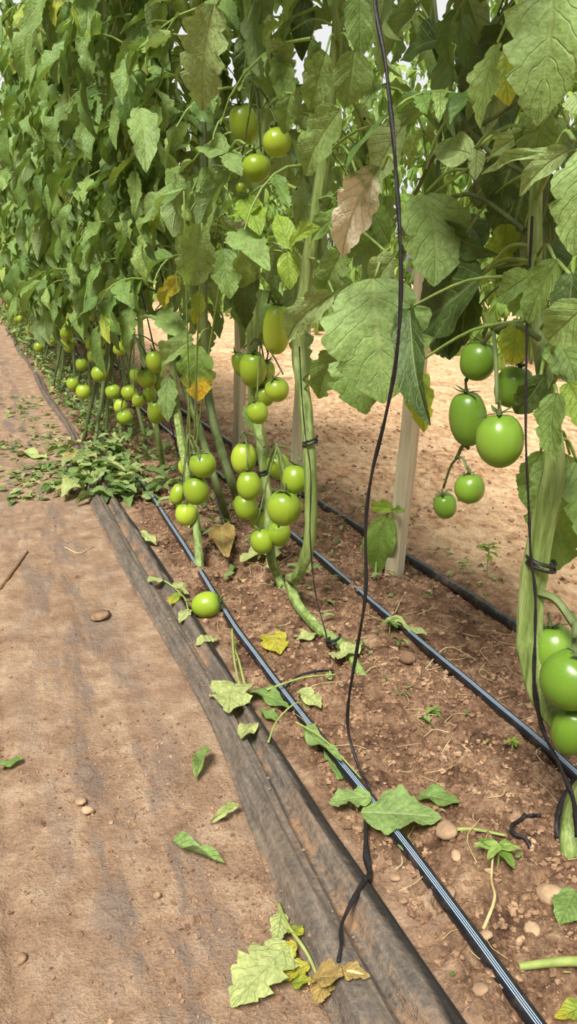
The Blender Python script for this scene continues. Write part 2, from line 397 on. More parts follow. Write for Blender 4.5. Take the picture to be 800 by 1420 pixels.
def compound(mb, lst, p, az, L_, lod, size=.11, elev=None, npair=2):
    """one compound leaf: rachis arching out and down; leaflets hang from it"""
    e0 = RS.uniform(.0, .7) if elev is None else elev
    n = 6
    e = e0 - np.linspace(0, 1, n) * RS.uniform(1.1, 1.9)
    h = np.array([math.cos(az), math.sin(az), 0])
    pts = [np.array(p, float)]
    for i in range(1, n):
        pts.append(pts[-1] + (h * math.cos(e[i]) + np.array([0, 0, math.sin(e[i])])) * L_ / (n - 1))
    pts = np.array(pts)
    tube(mb, pts, np.linspace(.0035, .0015, n), 3 if lod != 'hi' else 5, 1, cap=False)
    side = np.array([-h[1], h[0], 0])
    up = np.array([0, 0, 1.0])
    fr = [.45, .75, .95][:npair] if npair < 3 else [.35, .6, .85]
    for f in fr:
        q = pts[int(f * (n - 1))]; d0 = pts[min(int(f * (n - 1)) + 1, n - 1)] - pts[int(f * (n - 1)) - 1]
        d0 = d0 / np.linalg.norm(d0)
        for sg in (-1, 1):
            if RS.rand() < .1: continue
            d = side * sg * RS.uniform(.6, 1.1) + d0 * RS.uniform(.3, .8) + up * RS.uniform(-.9, .05)
            nn = up * RS.uniform(.5, 1) + h * RS.uniform(-.1, .9) + side * sg * RS.uniform(-.1, .4)
            lst.append((q, d, nn, size * RS.uniform(.6, 1.05)))
    d = pts[-1] - pts[-2]; d = d / np.linalg.norm(d) + up * RS.uniform(-.5, .1)
    lst.append((pts[-1], d, h * RS.uniform(.3, 1) + up * .4 + side * RS.uniform(-.5, .5), size * RS.uniform(.9, 1.35)))

PRUNE = [(338, 172, 30), (384, 197, 26), (355, 233, 28), (384, 456, 26), (400, 345, 38), (350, 320, 30), (430, 325, 22), (272, 520, 34), (228, 408, 20), (300, 220, 28), (278, 80, 36),
         (430, 205, 24), (350, 520, 34), (500, 300, 46), (590, 340, 44), (515, 460, 66), (425, 440, 34), (335, 232, 22), (384, 540, 24), (262, 350, 26), (630, 214, 32), (270, 440, 22),
         (663, 500, 40), (712, 536, 38), (655, 590, 50), (693, 610, 40), (750, 80, 50), (740, 200, 30), (760, 240, 30), (640, 350, 24), (670, 420, 22)]
def prune(lst, loc, dmax=.45):
    """take out leaflets that would cover the fruit and the broad front leaves from the walkway"""
    out = []
    cp, sp_, cy, sy = math.cos(PIT), math.sin(PIT), math.cos(YAW), math.sin(YAW)
    for it in lst:
        p = it[0] + it[1] / np.linalg.norm(it[1]) * it[3] * .5 + np.array(loc); v = p - np.array([0, 0, CH])
        r_ = v[0] * cy - v[1] * sy; f_ = v[0] * sy + v[1] * cy
        dz = f_ * cp - v[2] * sp_; up = f_ * sp_ + v[2] * cp
        if dz < .25: continue
        x, y = 400 + F * r_ / dz, 710 - F * up / dz
        if any((x - a) ** 2 + (y - b) ** 2 < (c + it[3] * .3 * F / dz) ** 2 and p[0] < .66 for a, b, c in PRUNE): continue
        out.append(it)
    return out
def foliage(lod, z0, z1, n, size=.11, spread=.14, axis=None, keep=None, Lr=(.12, .26), loc=None, taper=False):
    mb = MB(); lst = []
    for i in range(n):
        z = z0 + (z1 - z0) * (i + RS.rand()) / n
        ax = axis(z) if axis else (0, 0)
        az = RS.uniform(0, 2 * math.pi)
        if RS.rand() < .35: az = math.pi + RS.uniform(-1.1, 1.1)      # more leaves reach for the open walkway
        tp = 1 - .6 * max(0, (z - 1.75) / .75) if taper else 1
        r = RS.uniform(0, spread) * tp
        p = (ax[0] + math.cos(az) * r, ax[1] + RS.uniform(-1, 1) * spread * 1.2, z)
        if keep and not keep(p): continue
        compound(mb, lst, p, az, RS.uniform(*Lr) * tp, lod, size * RS.uniform(.75, 1.2), npair=2 if RS.rand() < .5 else 3)
    if loc is not None: lst = prune(lst, loc)
    put_leaflets(mb, lst, lod)
    return mb

# ------------------------------------------------------------------ fruit
def lathe(prof, sides=24, lob=0.0, nl=4):
    a = np.linspace(0, 2 * math.pi, sides + 1)
    V = np.zeros((len(prof), sides + 1, 3))
    for i, (r, z) in enumerate(prof):
        k = 1 + lob * np.cos(a * nl) * max(0, z)
        V[i, :, 0] = np.cos(a) * r * k; V[i, :, 1] = np.sin(a) * r * k; V[i, :, 2] = z
    V[:, -1] = V[:, 0]
    return V.reshape(-1, 3), gridq(len(prof), sides + 1)
def tomato_mesh(name, pw=1.0, lob=.03, nl=4, mat=None):
    th = np.linspace(0, math.pi, 17)
    prof = []
    for t in th:
        r, z = math.sin(t) ** pw, math.cos(t)
        if z > .8: z -= (z - .8) * .75 * (1 - r)            # dimple at the stalk
        prof.append((max(r, 1e-3), z))
    mb = MB(); V, Q = lathe(prof[::-1], 24, lob, nl); mb.add(V, Q, None, 0)
    return mb.mesh(name, mat or M_TOM)
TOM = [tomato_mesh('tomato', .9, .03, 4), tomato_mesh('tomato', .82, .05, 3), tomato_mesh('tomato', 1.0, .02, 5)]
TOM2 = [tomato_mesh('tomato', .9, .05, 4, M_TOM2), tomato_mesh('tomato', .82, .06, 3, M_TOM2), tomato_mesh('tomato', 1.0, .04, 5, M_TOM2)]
def calyx_mesh(seed):
    rs = np.random.RandomState(seed); mb = MB()
    for k in range(5):
        a = k * 2 * math.pi / 5 + rs.uniform(-.2, .2)
        d = np.array([math.cos(a), math.sin(a), rs.uniform(-.1, .35)])
        V, Q, U = leaflet(7, 3, .28, 0, 3, rs.uniform(-.5, .9), .2, 0, 0, seed + k)
        mb.add(V @ (frame(d, np.array([0, 0, 1.])) * rs.uniform(.7, .95)).T + np.array([0, 0, .92]), Q, U, 0)
    V, Q = lathe([(.001, .86), (.13, .88), (.12, .98), (.07, 1.15), (.07, 1.4), (.001, 1.42)][::1], 8); mb.add(V, Q, None, 0)
    return mb.mesh('calyx', M_STEMD)
CAL = [calyx_mesh(3), calyx_mesh(23)]
def add_tomato(parent, c, r, rz, tilt=(0, 0), calyx=True):
    o = link('tomato', (TOM2 if parent is not None and parent is globals().get('DEEP') else TOM)[RS.randint(3)], parent)
    o.location = Vector(c) - parent.location if parent is not None else c
    o.scale = (r, r, rz); o.rotation_euler = (tilt[0], tilt[1], RS.uniform(0, 6))
    if calyx: link('calyx', CAL[RS.randint(2)], o)
    return o
def top_of(o_loc, rz, tilt):
    m = Matrix.Rotation(tilt[1], 3, 'Y') @ Matrix.Rotation(tilt[0], 3, 'X')
    return Vector(o_loc) + m @ Vector((0, 0, rz * 1.35))
def cluster(plant, X, attach, toms, thick=.003):
    """attach: pixel on the stem in plane X; toms: (px, py, rx, ry[, dX])"""
    a = PX(attach[0], attach[1], X if len(attach) < 3 else attach[2]); mb = MB()
    cen = []
    for t in toms:
        x = X + (t[4] if len(t) > 4 else RS.uniform(-.015, .015))
        c = PX(t[0], t[1], x); s = depth(c) / F
        tl = (RS.uniform(-.35, .35), RS.uniform(-.35, .35))
        add_tomato(plant, c, t[2] * s, t[3] * s * 1.03, tl)
        cen.append(top_of(c, t[3] * s, tl))
    knot = sum(cen, Vector()) / len(cen); knot.z = max(c.z for c in cen) + .008
    k2 = a.lerp(knot, .5); k2.z += .012
    tube(mb, smooth_path([a, k2, knot], 10), thick, 6)
    for c in cen:
        m = knot.lerp(c, .5); m.z += .01
        tube(mb, smooth_path([knot, m, c], 7), thick * .75, 5)
    o = mb.obj('fruit_stalk', M_STEMD, plant)
    o.location = -plant.location
    return o

# ------------------------------------------------------------------ ground
def vnoise(x, y, seed=0):
    xi = np.floor(x).astype(int); yi = np.floor(y).astype(int); xf = x - xi; yf = y - yi
    def h(a, b):
        n = (a * 374761393 + b * 668265263 + seed * 1442695041) & 0x7fffffff
        n = ((n ^ (n >> 13)) * 1274126177) & 0x7fffffff
        return ((n ^ (n >> 16)) & 0xffff) / 65535.0
    u = xf * xf * (3 - 2 * xf); v = yf * yf * (3 - 2 * yf)
    return (h(xi, yi) * (1 - u) + h(xi + 1, yi) * u) * (1 - v) + (h(xi, yi + 1) * (1 - u) + h(xi + 1, yi + 1) * u) * v - .5
def sstep(x, a, b):
    t = np.clip((x - a) / (b - a), 0, 1); return t * t * (3 - 2 * t)
MOUNDS = [(G(a, b).x, G(a, b).y) for a, b in ((793, 1205), (277, 795), (338, 712), (318, 722), (404, 840))]
def gz(x, y):
    x = np.asarray(x, float); y = np.asarray(y, float)
    bed = sstep(x, .38, .46) * (1 - sstep(x, 1.08, 1.25))
    snd = sstep(x, 1.08, 1.3)
    pth = 1 - sstep(x, .25, .3)
    c1 = np.abs(vnoise(x * 30 + y * 7, y * 33 - x * 5, 2)); c2 = np.abs(vnoise(x * 72 - y * 20, y * 70 + x * 18, 3))
    z = bed * (vnoise(x * 11, y * 11, 1) * .026 + (.25 - c1) * .030 + (.25 - c2) * .016 + vnoise(x * 150, y * 150, 12) * .005 + .000)
    for mx, my in MOUNDS: z = z + .016 * np.exp(-((x - mx) ** 2 + (y - my) ** 2) / .0016)
    for mx, my, mr in ((.73, 1.02, .06), (.60, .98, .05)): z = z - .012 * np.exp(-((x - mx) ** 2 + (y - my) ** 2) / mr ** 2)
    z = z - bed * .004 * np.exp(-((x - .49) / .03) ** 2)
    z = z + pth * (vnoise(x * 5, y * 1.2, 4) * .012 + vnoise(x * 25, y * 12, 5) * .004 + vnoise(x * 90, y * 80, 6) * .003)
    z = z - pth * .006 * np.exp(-((x + .03 + .01 * np.sin(y * 2)) / .012) ** 2) - .004
    z = z + snd * (vnoise(x * 4, y * 4, 7) * .03 + vnoise(x * 22, y * 22, 8) * .02 + vnoise(x * 60, y * 60, 9) * .010)
    return z
def axis_pts(lo, hi, fine_lo, fine_hi, step, grow=1.06):
    a = list(np.arange(fine_lo, fine_hi, step)); s = step
    while a[-1] < hi: s *= grow; a.append(a[-1] + s)
    s = step
    while a[0] > lo: s *= grow; a.insert(0, a[0] - s)
    return np.array(a)
gx = axis_pts(-12, 26, -.35, 1.35, .005, 1.035)
gy = axis_pts(-8, 60, .4, 1.6, .005, 1.011)
X_, Y_ = np.meshgrid(gx, gy, indexing='ij')
mb = MB(); mb.add(np.stack([X_, Y_, gz(X_, Y_)], -1).reshape(-1, 3), gridq(len(gx), len(gy)))
ground = mb.obj('ground', M_GROUND); ground['kind'] = 'structure'

def onG(px, py, dz=0.0):
    p = G(px, py); p.z = float(gz(p.x, p.y)) + dz
    if .26 < p.x < .405: p.z = film_z(p.x, p.y) + dz
    return p

# mulch film: a folded strip with two ridges between path and bed
PROF = [(.0, .0), (.06, .004), (.13, .013), (.2, .020), (.28, .022), (.36, .021), (.44, .018), (.49, .006), (.56, .002), (.63, .004), (.69, .016), (.77, .019), (.86, .017), (.95, .012), (1.0, .006)]
pu = np.array([p[0] for p in PROF]); pz = np.array([p[1] for p in PROF])
def film_edges(y):
    l = .262 + .045 * sstep(y, .6, 1.3) + .012 * np.sin(y * 2.1)
    r = .403 - .012 * sstep(y, .9, 2.4) + .008 * np.sin(y * 3.3 + 1)
    l = l + .05 * sstep(y, 2.7, 4.2)
    return l, r
def film_z(x, y):
    l, r = film_edges(y); u = np.clip((x - l) / (r - l), 0, 1)
    uu = np.clip(u + .04 * np.sin(y * 3.7), 0, 1)
    z = np.interp(uu, pu, pz) * (1.35 + .35 * np.sin(y * 2.3 + 1)) + .0015 * np.sin(u * 40 + 3 * np.sin(y * 2)) + vnoise(u * 9, y * 7 + 0 * u, 21) * .004 + vnoise(u * 26, y * 5 + 0 * u, 22) * .0022
    return float(z + .003) if np.isscalar(x) or getattr(x, 'ndim', 0) == 0 else z + .003
fy = np.concatenate([np.arange(.25, 2.5, .012), np.arange(2.5, 11, .05)])
fu = np.linspace(0, 1, 70)
Fy, Fu = np.meshgrid(fy, fu, indexing='ij')
l_, r_ = film_edges(Fy)
Fx = l_ + (r_ - l_) * Fu
Fz = film_z(Fx, Fy)
top = np.stack([Fx, Fy, Fz], -1)
bot = top[:, ::-1].copy(); bot[..., 2] -= .0015
allp = np.concatenate([top, bot, top[:, :1]], 1)
uu = np.concatenate([Fu, Fu[:, ::-1], Fu[:, :1]], 1)
mb = MB(); mb.add(allp.reshape(-1, 3), gridq(len(fy), allp.shape[1])[:, ::-1], np.stack([uu.ravel(), np.repeat(fy, allp.shape[1])], -1))
tag(mb.obj('mulch_film', M_FILM), 'folded dusty black mulch film strip running along the edge of the sandy path', 'plastic sheet')

def surf(x, y):
    l, r = film_edges(y); return np.where((x > l) & (x < r), film_z(x, y), gz(x, y))
# ------------------------------------------------------------------ drip pipes
def pipe(px, X, r, mat, label, y1, emit=True, lift=0.0):
    ys = np.arange(.2, y1, .035)
    ref = [G(*q) for q in px]
    ry = np.array([p.y for p in ref][::1]); rx = np.array([p.x for p in ref])
    o = np.argsort(ry); xs = np.interp(ys, ry[o], rx[o])
    k = np.ones(9) / 9; xs = np.convolve(np.pad(xs, 4, 'edge'), k, 'valid')
    zs = np.convolve(np.pad(gz(xs, ys), 8, 'edge'), np.ones(17) / 17, 'valid') + r * .85 + lift
    root = MB(); tube(root, np.stack([xs, ys, zs], 1), r, 20)
    ob = root.obj('drip_pipe', mat); tag(ob, label, 'irrigation pipe', None)
    return ob, xs, ys, zs
d1, x1, y1_, z1_ = pipe([(740, 1420), (640, 1288), (575, 1195), (500, 1100), (440, 1022), (370, 930), (310, 850), (258, 762), (210, 690), (130, 590), (90, 540)], .49, .0098, M_PIPE,
     'shiny black drip pipe with pale stripes between the mulch film and the tomato stems', 12)
d2, *_ = pipe([(860, 1145), (800, 1085), (700, 995), (600, 910), (520, 845), (430, 765), (400, 740)], .815, .0095, M_PIPE,
     'middle black drip pipe with pale stripes, running behind the tomato stems', 12)
d3, *_ = pipe([(760, 905), (720, 880), (640, 822), (560, 775), (440, 700)], 1.04, .0125, M_PIPE2,
     'dusty thick black drip pipe along the far side of the bed, by the wooden stake', 12)

# ------------------------------------------------------------------ wooden stakes
def stake(b, t, w, label, X=None, ztop=None):
    """split wooden stake from ground pixel b leaning to pixel t in the same X plane"""
    p0 = G(*b); p1 = PX(t[0], t[1], p0.x + t[2])
    d = (p1 - p0).normalized(); p0 = p0 - d * .05
    if ztop: p1 = p0 + d * ((ztop - p0.z) / d.z)
    e = empty('wooden_stake', p0, label, 'stake')
    mb = MB(); n = 26; P = smooth_path([Vector((0, 0, 0)), (p1 - p0) * .5 + Vector((.004, 0, 0)), p1 - p0], n)
    sq = np.array([(-1, -.7), (-.86, -.84), (.86, -.84), (1, -.7), (1, .7), (.86, .84), (-.86, .84), (-1, .7), (-1, -.7)])
    rot = .55
    c, s = math.cos(rot), math.sin(rot)
    V = np.zeros((n, 9, 3)); U = np.zeros((n, 9, 2))
    for i in range(n):
        q = sq * w * (1 + .04 * math.sin(i * .9))
        V[i, :, 0] = P[i][0] + q[:, 0] * c - q[:, 1] * s; V[i, :, 1] = P[i][1] + q[:, 0] * s + q[:, 1] * c; V[i, :, 2] = P[i][2]
    V[0] = V[0].mean(0); 
    V = np.concatenate([V, np.repeat(V[-1].mean(0)[None, None], 9, 1)])
    mb.add(V.reshape(-1, 3), gridq(n + 1, 9)); o = mb.obj('shaft', M_WOOD, e, smooth=False)
    return e
stake((546, 796), (572, 545, .0), .021, 'pale wooden stake standing by the thick drip pipe behind the long twine', ztop=.86)
stake((408, 690), (420, 465, .0), .019, 'pale wooden stake partly hidden behind the S-bent tomato stem', ztop=.86)
stake((330, 625), (333, 440, .0), .022, 'pale wooden stake furthest back, seen between the leaves left of the hanging fruit', ztop=.95)

# ------------------------------------------------------------------ tomato plants
STEMS = {}
def stem_obj(plant, pts, r, mat=M_STEM, n=60, ridge=.09):
    P = smooth_path(pts, n); mb = MB(); STEMS[plant.name] = P
    rr = np.asarray(r) if hasattr(r, '__len__') else np.array([r, r * .8])
    rr = np.interp(np.linspace(0, 1, n), np.linspace(0, 1, len(rr)), rr)
    # swollen nodes
    s = np.concatenate([[0], np.cumsum(np.linalg.norm(np.diff(P, axis=0), axis=1))])
    rr = rr * (1 + .14 * np.exp(-(((s % .11) - .055) / .012) ** 2))
    tube(mb, P - np.array(plant.location), rr, 20, 0, ridge=ridge)
    return mb.obj('stem', mat, plant), P

def axis_from(P, loc):
    P = np.array(P)
    def ax(z):
        i = np.argsort(P[:, 2]); return (np.interp(z + loc[2], P[i, 2], P[i, 0]) - loc[0], np.interp(z + loc[2], P[i, 2], P[i, 1]) - loc[1])
    return ax

HERO = {}
def big_leaf(plant, base, tip, w, X, mat=M_HERO, lobe=.25, teeth=4, roll=0.0, tipdx=0.0, fold=.25, droop=.5, wave=.05, seed=1, puck=.012, label=None, stalk=None, hide=None, twist=0, asym=0):
    """one broad leaf whose stalk end and tip are given in the plane x = X"""
    a = PX(base[0], base[1], X); b = PX(tip[0], tip[1], X + tipdx)
    L_ = (b - a).length; Wd = w * depth(a) / F / L_ 
    d = np.array((b - a).normalized())
    toc = (Vector((0, 0, CH)) - a).normalized()
    if mat is not M_DARK: toc.z = max(toc.z, .28)        # hanging leaves show the walkway their upper face
    toc = np.array(toc.normalized())
    q = Matrix.Rotation(roll, 3, Vector(d)); nn = np.array(q @ Vector(toc))
    V, Q, U = leaflet(26, 11, Wd * 1.15, lobe, teeth, droop, fold, wave, puck, seed, twist=twist, asym=asym)
    ch = V[:, :].reshape(26, 11, 3); end = ch[-1, 5]; ang = math.atan2(end[2], end[1]); ln = math.hypot(end[1], end[2])
    c, s = math.cos(-ang), math.sin(-ang)
    y, z = V[:, 1] * c - V[:, 2] * s, V[:, 1] * s + V[:, 2] * c
    V = np.stack([V[:, 0], y / ln, z], 1)
    mb = MB(); mb.add((V * L_) @ frame(d, nn).T + np.array(a), Q, U, 0)
    if not stalk and plant is not None and plant.name in STEMS:
        S = STEMS[plant.name]; k = np.argmin(np.linalg.norm(S - (np.array(a) + np.array([0, 0, .02])), axis=1)); e = Vector(S[k])
        m = a.lerp(e, .5) + Vector((0, 0, .018))
        if (e - a).length > .012: tube(mb, smooth_path([e, m, a], 9), np.linspace(.0028, .0019, 9), 6, 1)
    if stalk:
        e = PX(stalk[0], stalk[1], X + (stalk[2] if len(stalk) > 2 else 0)); m = a.lerp(e, .5) + Vector((0, 0, .012))
        tube(mb, smooth_path([e, m, a], 9), [.0028, .0026, .0025, .0025, .0024, .0023, .0022, .0021, .002], 6, 1)
    if plant is not None: mb.V = [v - np.array(plant.location) for v in mb.V]
    o = mb.obj('leaf', [mat, M_PET], plant)
    if label: o['label'] = label
    return o

def rest_of_stem(P, zt=2.45, sway=.05):
    out = list(P); p = Vector(P[-1])
    k = 0
    while p.z < zt:
        p = Vector((p.x + RS.uniform(-sway, sway) * .6, p.y + RS.uniform(-sway, sway), p.z + .3)); out.append(p.copy()); k += 1
    return out

# --- plant A: right edge, thick stem
pl = [G(793, 1205), PX(797, 1120, .70), PX(835, 1065, .70), PX(805, 1022, .68), PX(757, 972, .665), PX(737, 905, .66), PX(736, 835, .66), PX(748, 750, .66), PX(768, 650, .665),
      PX(760, 560, .67), PX(745, 440, .68), PX(742, 300, .68), PX(750, 150, .69), PX(756, 20, .69)]
pl[0].z = -.02
A = empty('tomato_plant', G(793, 1205), 'tomato plant with the thickest stem, tied with black twine, bearing the largest hanging green tomatoes', 'tomato plant')
DEEP = A; so, PA = stem_obj(A, rest_of_stem(pl, 1.9), [.015, .015, .0165, .0175, .017, .0165, .015, .0115, .009, .008, .007, .007, .006, .006], n=110)
fa = foliage('hi', .96, 1.9, 26, .10, .08, axis_from(PA, A.location), Lr=(.10, .2), loc=A.location)
f2 = foliage('hi', 1.22, 2.0, 46, .12, .20, axis_from(PA, A.location), Lr=(.12, .24))  # wide unseen crown above the view, added to shade the leaves below
fa.V += f2.V; fa.Q += [q + fa.n for q in f2.Q]; fa.U += f2.U; fa.I += f2.I; fa.n += f2.n
fa.obj('foliage', [M_LEAF, M_PET], A)
# top-right truss (fruit at middle right)
cluster(A, .66, (748, 470), [(663, 500, 25, 27, .0), (712, 536, 26, 29, .03), (649, 580, 26, 38, .0), (693, 610, 33, 38, -.03)], .004)
cluster(A, .66, (650, 622), [(651, 677, 21, 21, 0), (617, 701, 16, 18, 0)], .0028)
cluster(A, .66, (745, 822), [(770, 905, 32, 40, .03), (792, 942, 42, 42, -.01), (792, 1012, 27, 40, .0)], .0055)
bl = lambda *a, **k: big_leaf(A, *a, **k)
bl((765, -45), (745, 175), 118, .56, M_HERO, lobe=.3, teeth=5, droop=.7, seed=3, roll=.2, stalk=(752, -60, .1))
bl((752, 140), (738, 245), 72, .60, M_LEAF, lobe=.35, teeth=4, seed=4, roll=-.4)
bl((705, 70), (702, 148), 46, .62, M_YGR, lobe=.2, seed=5, roll=.3)
bl((812, 205), (800, 355), 72, .54, M_HERO, lobe=.3, seed=6, roll=.3)
bl((798, 130), (812, 160), 40, .55, M_PALE, seed=7)
bl((657, 208), (599, 214), 42, .60, M_PALE, lobe=.05, seed=8, droop=.3, fold=.1, stalk=(700, 190))
bl((745, 180), (676, 226), 24, .58, M_PALE, lobe=.1, seed=9, fold=.5, stalk=(770, 172))
bl((770, 204), (668, 246), 18, .57, M_PALE, lobe=.1, seed=10, fold=.6, stalk=(796, 196))
bl((790, 212), (720, 268), 34, .56, M_PALE, lobe=.1, seed=12, fold=.4)
bl((660, 205), (660, 250), 22, .60, M_PALE, lobe=.2, seed=13)
bl((590, 268), (600, 398), 92, .62, M_HERO, lobe=.25, teeth=4, seed=14, droop=.6, roll=-.15, stalk=(650, 235, .04))
bl((600, 270), (560, 330), 30, .63, M_PALE, lobe=.3, seed=15)
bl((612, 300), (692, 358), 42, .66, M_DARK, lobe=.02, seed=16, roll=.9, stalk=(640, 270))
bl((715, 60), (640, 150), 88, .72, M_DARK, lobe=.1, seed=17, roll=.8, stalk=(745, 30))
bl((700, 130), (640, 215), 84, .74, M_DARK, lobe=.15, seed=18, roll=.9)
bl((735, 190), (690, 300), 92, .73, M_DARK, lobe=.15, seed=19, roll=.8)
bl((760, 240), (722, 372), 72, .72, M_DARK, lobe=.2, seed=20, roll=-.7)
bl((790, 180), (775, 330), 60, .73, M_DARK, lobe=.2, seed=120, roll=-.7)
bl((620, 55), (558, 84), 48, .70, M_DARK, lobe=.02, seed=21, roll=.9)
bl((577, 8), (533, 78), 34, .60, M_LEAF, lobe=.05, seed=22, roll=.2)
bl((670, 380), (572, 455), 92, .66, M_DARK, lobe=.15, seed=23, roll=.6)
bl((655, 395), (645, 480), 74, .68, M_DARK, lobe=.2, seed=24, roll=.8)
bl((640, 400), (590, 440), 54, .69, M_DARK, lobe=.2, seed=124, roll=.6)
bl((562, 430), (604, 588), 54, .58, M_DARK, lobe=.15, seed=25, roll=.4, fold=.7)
bl((576, 505), (584, 600), 40, .60, M_YGR, lobe=.3, teeth=4, seed=26, label='small yellow-green leaf with a pointed tip')
bl((735, 385), (688, 410), 40, .62, M_LEAF, lobe=.1, seed=27)
bl((760, 400), (705, 430), 44, .63, M_LEAF, lobe=.2, seed=28)
bl((770, 360), (735, 450), 50, .62, M_LEAF, lobe=.2, seed=29, roll=.5)
bl((812, 420), (760, 474), 62, .55, M_HERO, lobe=.1, seed=30)
bl((722, 450), (706, 505), 42, .66, M_YGR, lobe=.2, seed=31)
bl((700, 310), (696, 372), 40, .75, M_YGR, lobe=.3, seed=32)
bl((640, 330), (606, 385), 48, .76, M_YGR, lobe=.3, seed=33)
bl((772, 545), (772, 640), 46, .60, M_LEAF, lobe=.3, seed=34, roll=.6)
bl((790, 530), (812, 600), 46, .63, M_BRIGHT, lobe=.3, seed=35)
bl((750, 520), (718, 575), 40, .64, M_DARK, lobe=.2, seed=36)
bl((750, 625), (727, 690), 36, .72, M_LEAF, lobe=.3, seed=37)
bl((790, 630), (758, 790), 96, .72, M_LEAF, lobe=.3, teeth=4, seed=38, roll=.3)
bl((800, 640), (815, 760), 60, .70, M_LEAF, lobe=.3, teeth=4, seed=39)
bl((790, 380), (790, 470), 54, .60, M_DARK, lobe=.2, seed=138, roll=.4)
bl((770, 470), (800, 540), 50, .66, M_LEAF, lobe=.2, seed=139)
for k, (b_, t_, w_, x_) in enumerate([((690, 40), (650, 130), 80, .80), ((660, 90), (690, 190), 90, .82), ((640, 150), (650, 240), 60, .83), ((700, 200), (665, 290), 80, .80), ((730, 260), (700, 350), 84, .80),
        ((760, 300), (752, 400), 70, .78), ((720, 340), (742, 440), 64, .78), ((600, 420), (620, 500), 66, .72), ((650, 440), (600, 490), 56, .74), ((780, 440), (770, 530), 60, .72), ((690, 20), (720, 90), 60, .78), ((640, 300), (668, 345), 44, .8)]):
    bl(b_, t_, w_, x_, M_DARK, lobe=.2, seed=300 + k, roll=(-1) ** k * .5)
mbk = MB()   # dark side shoots crossing the gap
for pp in ([(742, 330), (640, 270), (560, 350)], [(745, 120), (690, 160), (612, 205), (575, 270)], [(600, -20), (612, 120), (606, 260), (608, 330)], [(742, 250), (660, 190), (600, 60), (605, -20)]):
    tube(mbk, np.array(smooth_path([PX(x, y, .7) for x, y in pp], 20)) - np.array(A.location), .0035, 6)
mbk.obj('side_shoot', M_STEMD, A)

# --- plant B: S-bent stem in the middle
pl = [G(514, 952), onG(478, 905, .012), onG(443, 878, .018), onG(412, 856, .024), onG(402, 836, .045), PX(412, 800, .625), PX(425, 770, .63), PX(431, 730, .635), PX(430, 650, .635), PX(423, 560, .64), PX(413, 478, .64),
      PX(425, 380, .66), PX(445, 250, .68), PX(460, 120, .70), PX(470, 0, .70)]
pl[0].z = -.01
B = empty('tomato_plant', G(512, 948), 'tomato plant with a pale S-bent bare stem lying on the soil before it rises', 'tomato plant')
_, PB = stem_obj(B, rest_of_stem(pl, 2.2), [.010, .011, .0125, .013, .0135, .013, .011, .009, .007], n=120)
foliage('hi', .90, 2.2, 60, .105, .13, axis_from(PB, B.location), loc=B.location).obj('foliage', [M_LEAF, M_PET], B)
bb = lambda *a, **k: big_leaf(B, *a, **k)
bb((520, 385), (528, 560), 138, .56, M_HERO, lobe=.22, teeth=5, droop=.5, fold=.12, seed=41, puck=.02, stalk=(540, 345, .03), label='broad crinkled leaf with strong pale veins')
bb((548, 360), (510, 400), 40, .58, M_PALE, lobe=.2, seed=42)
bb((530, 235), (472, 352), 62, .50, M_DRYP, lobe=.3, teeth=5, seed=43, stalk=(548, 225), label='leaf with a large dry tan patch')
bb((560, 170), (520, 260), 60, .58, M_PALE, lobe=.1, seed=44, roll=.5)
bb((462, 405), (402, 474), 46, .56, M_PALE, lobe=.25, teeth=6, seed=45, fold=.4)
bb((470, 345), (448, 412), 44, .58, M_HERO, lobe=.4, teeth=5, seed=46)
bb((500, 478), (505, 575), 76, .60, M_LEAF, lobe=.4, teeth=4, seed=47, roll=.3)
bb((480, 480), (442, 552), 48, .61, M_LEAF, lobe=.4, teeth=4, seed=48)
bb((400, 45), (395, 70), 20, .62, M_LEAF, seed=49)
bb((452, 72), (428, 152), 44, .60, M_HERO, lobe=.3, teeth=5, seed=50)
bb((490, 70), (478, 150), 54, .60, M_HERO, lobe=.1, seed=51, roll=-.4)
bb((470, 150), (425, 245), 66, .60, M_HERO, lobe=.3, seed=52, roll=.3)
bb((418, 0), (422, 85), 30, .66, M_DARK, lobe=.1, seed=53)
bb((500, -10), (495, 85), 40, .64, M_LEAF, lobe=.1, seed=54)
bb((480, 300), (430, 342), 30, .62, M_LEAF, seed=55)

# --- plant C: fruit cluster in the middle
pl = [G(404, 840), onG(386, 812, .02), PX(376, 772, .62), PX(371, 700, .636), PX(362, 615, .636), PX(352, 555, .64), PX(350, 480, .64), PX(352, 380, .65), PX(360, 240, .67), PX(366, 100, .68)]
pl[0].z = -.02
Cp = empty('tomato_plant', G(402, 838), 'tomato plant carrying the big low cluster of green tomatoes just behind the S-bent stem', 'tomato plant')
_, PC = stem_obj(Cp, rest_of_stem(pl, 2.4), [.010, .011, .013, .014, .014, .012, .010, .008], n=100)
foliage('hi', .80, 2.4, 76, .105, .16, axis_from(PC, Cp.location), loc=Cp.location).obj('foliage', [M_LEAF, M_PET], Cp)
cluster(Cp, .60, (366, 620), [(338, 635, 18, 22), (345, 673, 17, 21, -.02), (341, 702, 17, 19, .02)])
cluster(Cp, .62, (370, 655), [(386, 646, 17, 20, .04), (409, 664, 18, 20, 0), (393, 704, 23, 25, -.03), (407, 706, 12, 20, 0), (387, 739, 16, 19, .01), (363, 750, 16, 18, -.03), (361, 720, 14, 16, .05)])
cluster(Cp, .62, (352, 495), [(351, 512, 19, 25, 0), (333, 505, 11, 17, .04), (366, 520, 15, 22, .04), (384, 540, 17, 17, 0), (367, 549, 14, 14, .03), (357, 572, 15, 16, -.02)])
cluster(Cp, .66, (372, 420), [(384, 456, 20, 34, 0)])
cluster(Cp, .60, (360, 150), [(338, 172, 20, 25, 0), (384, 197, 20, 19, .0), (355, 233, 21, 17, -.02), (333, 261, 6, 8, -.02)])
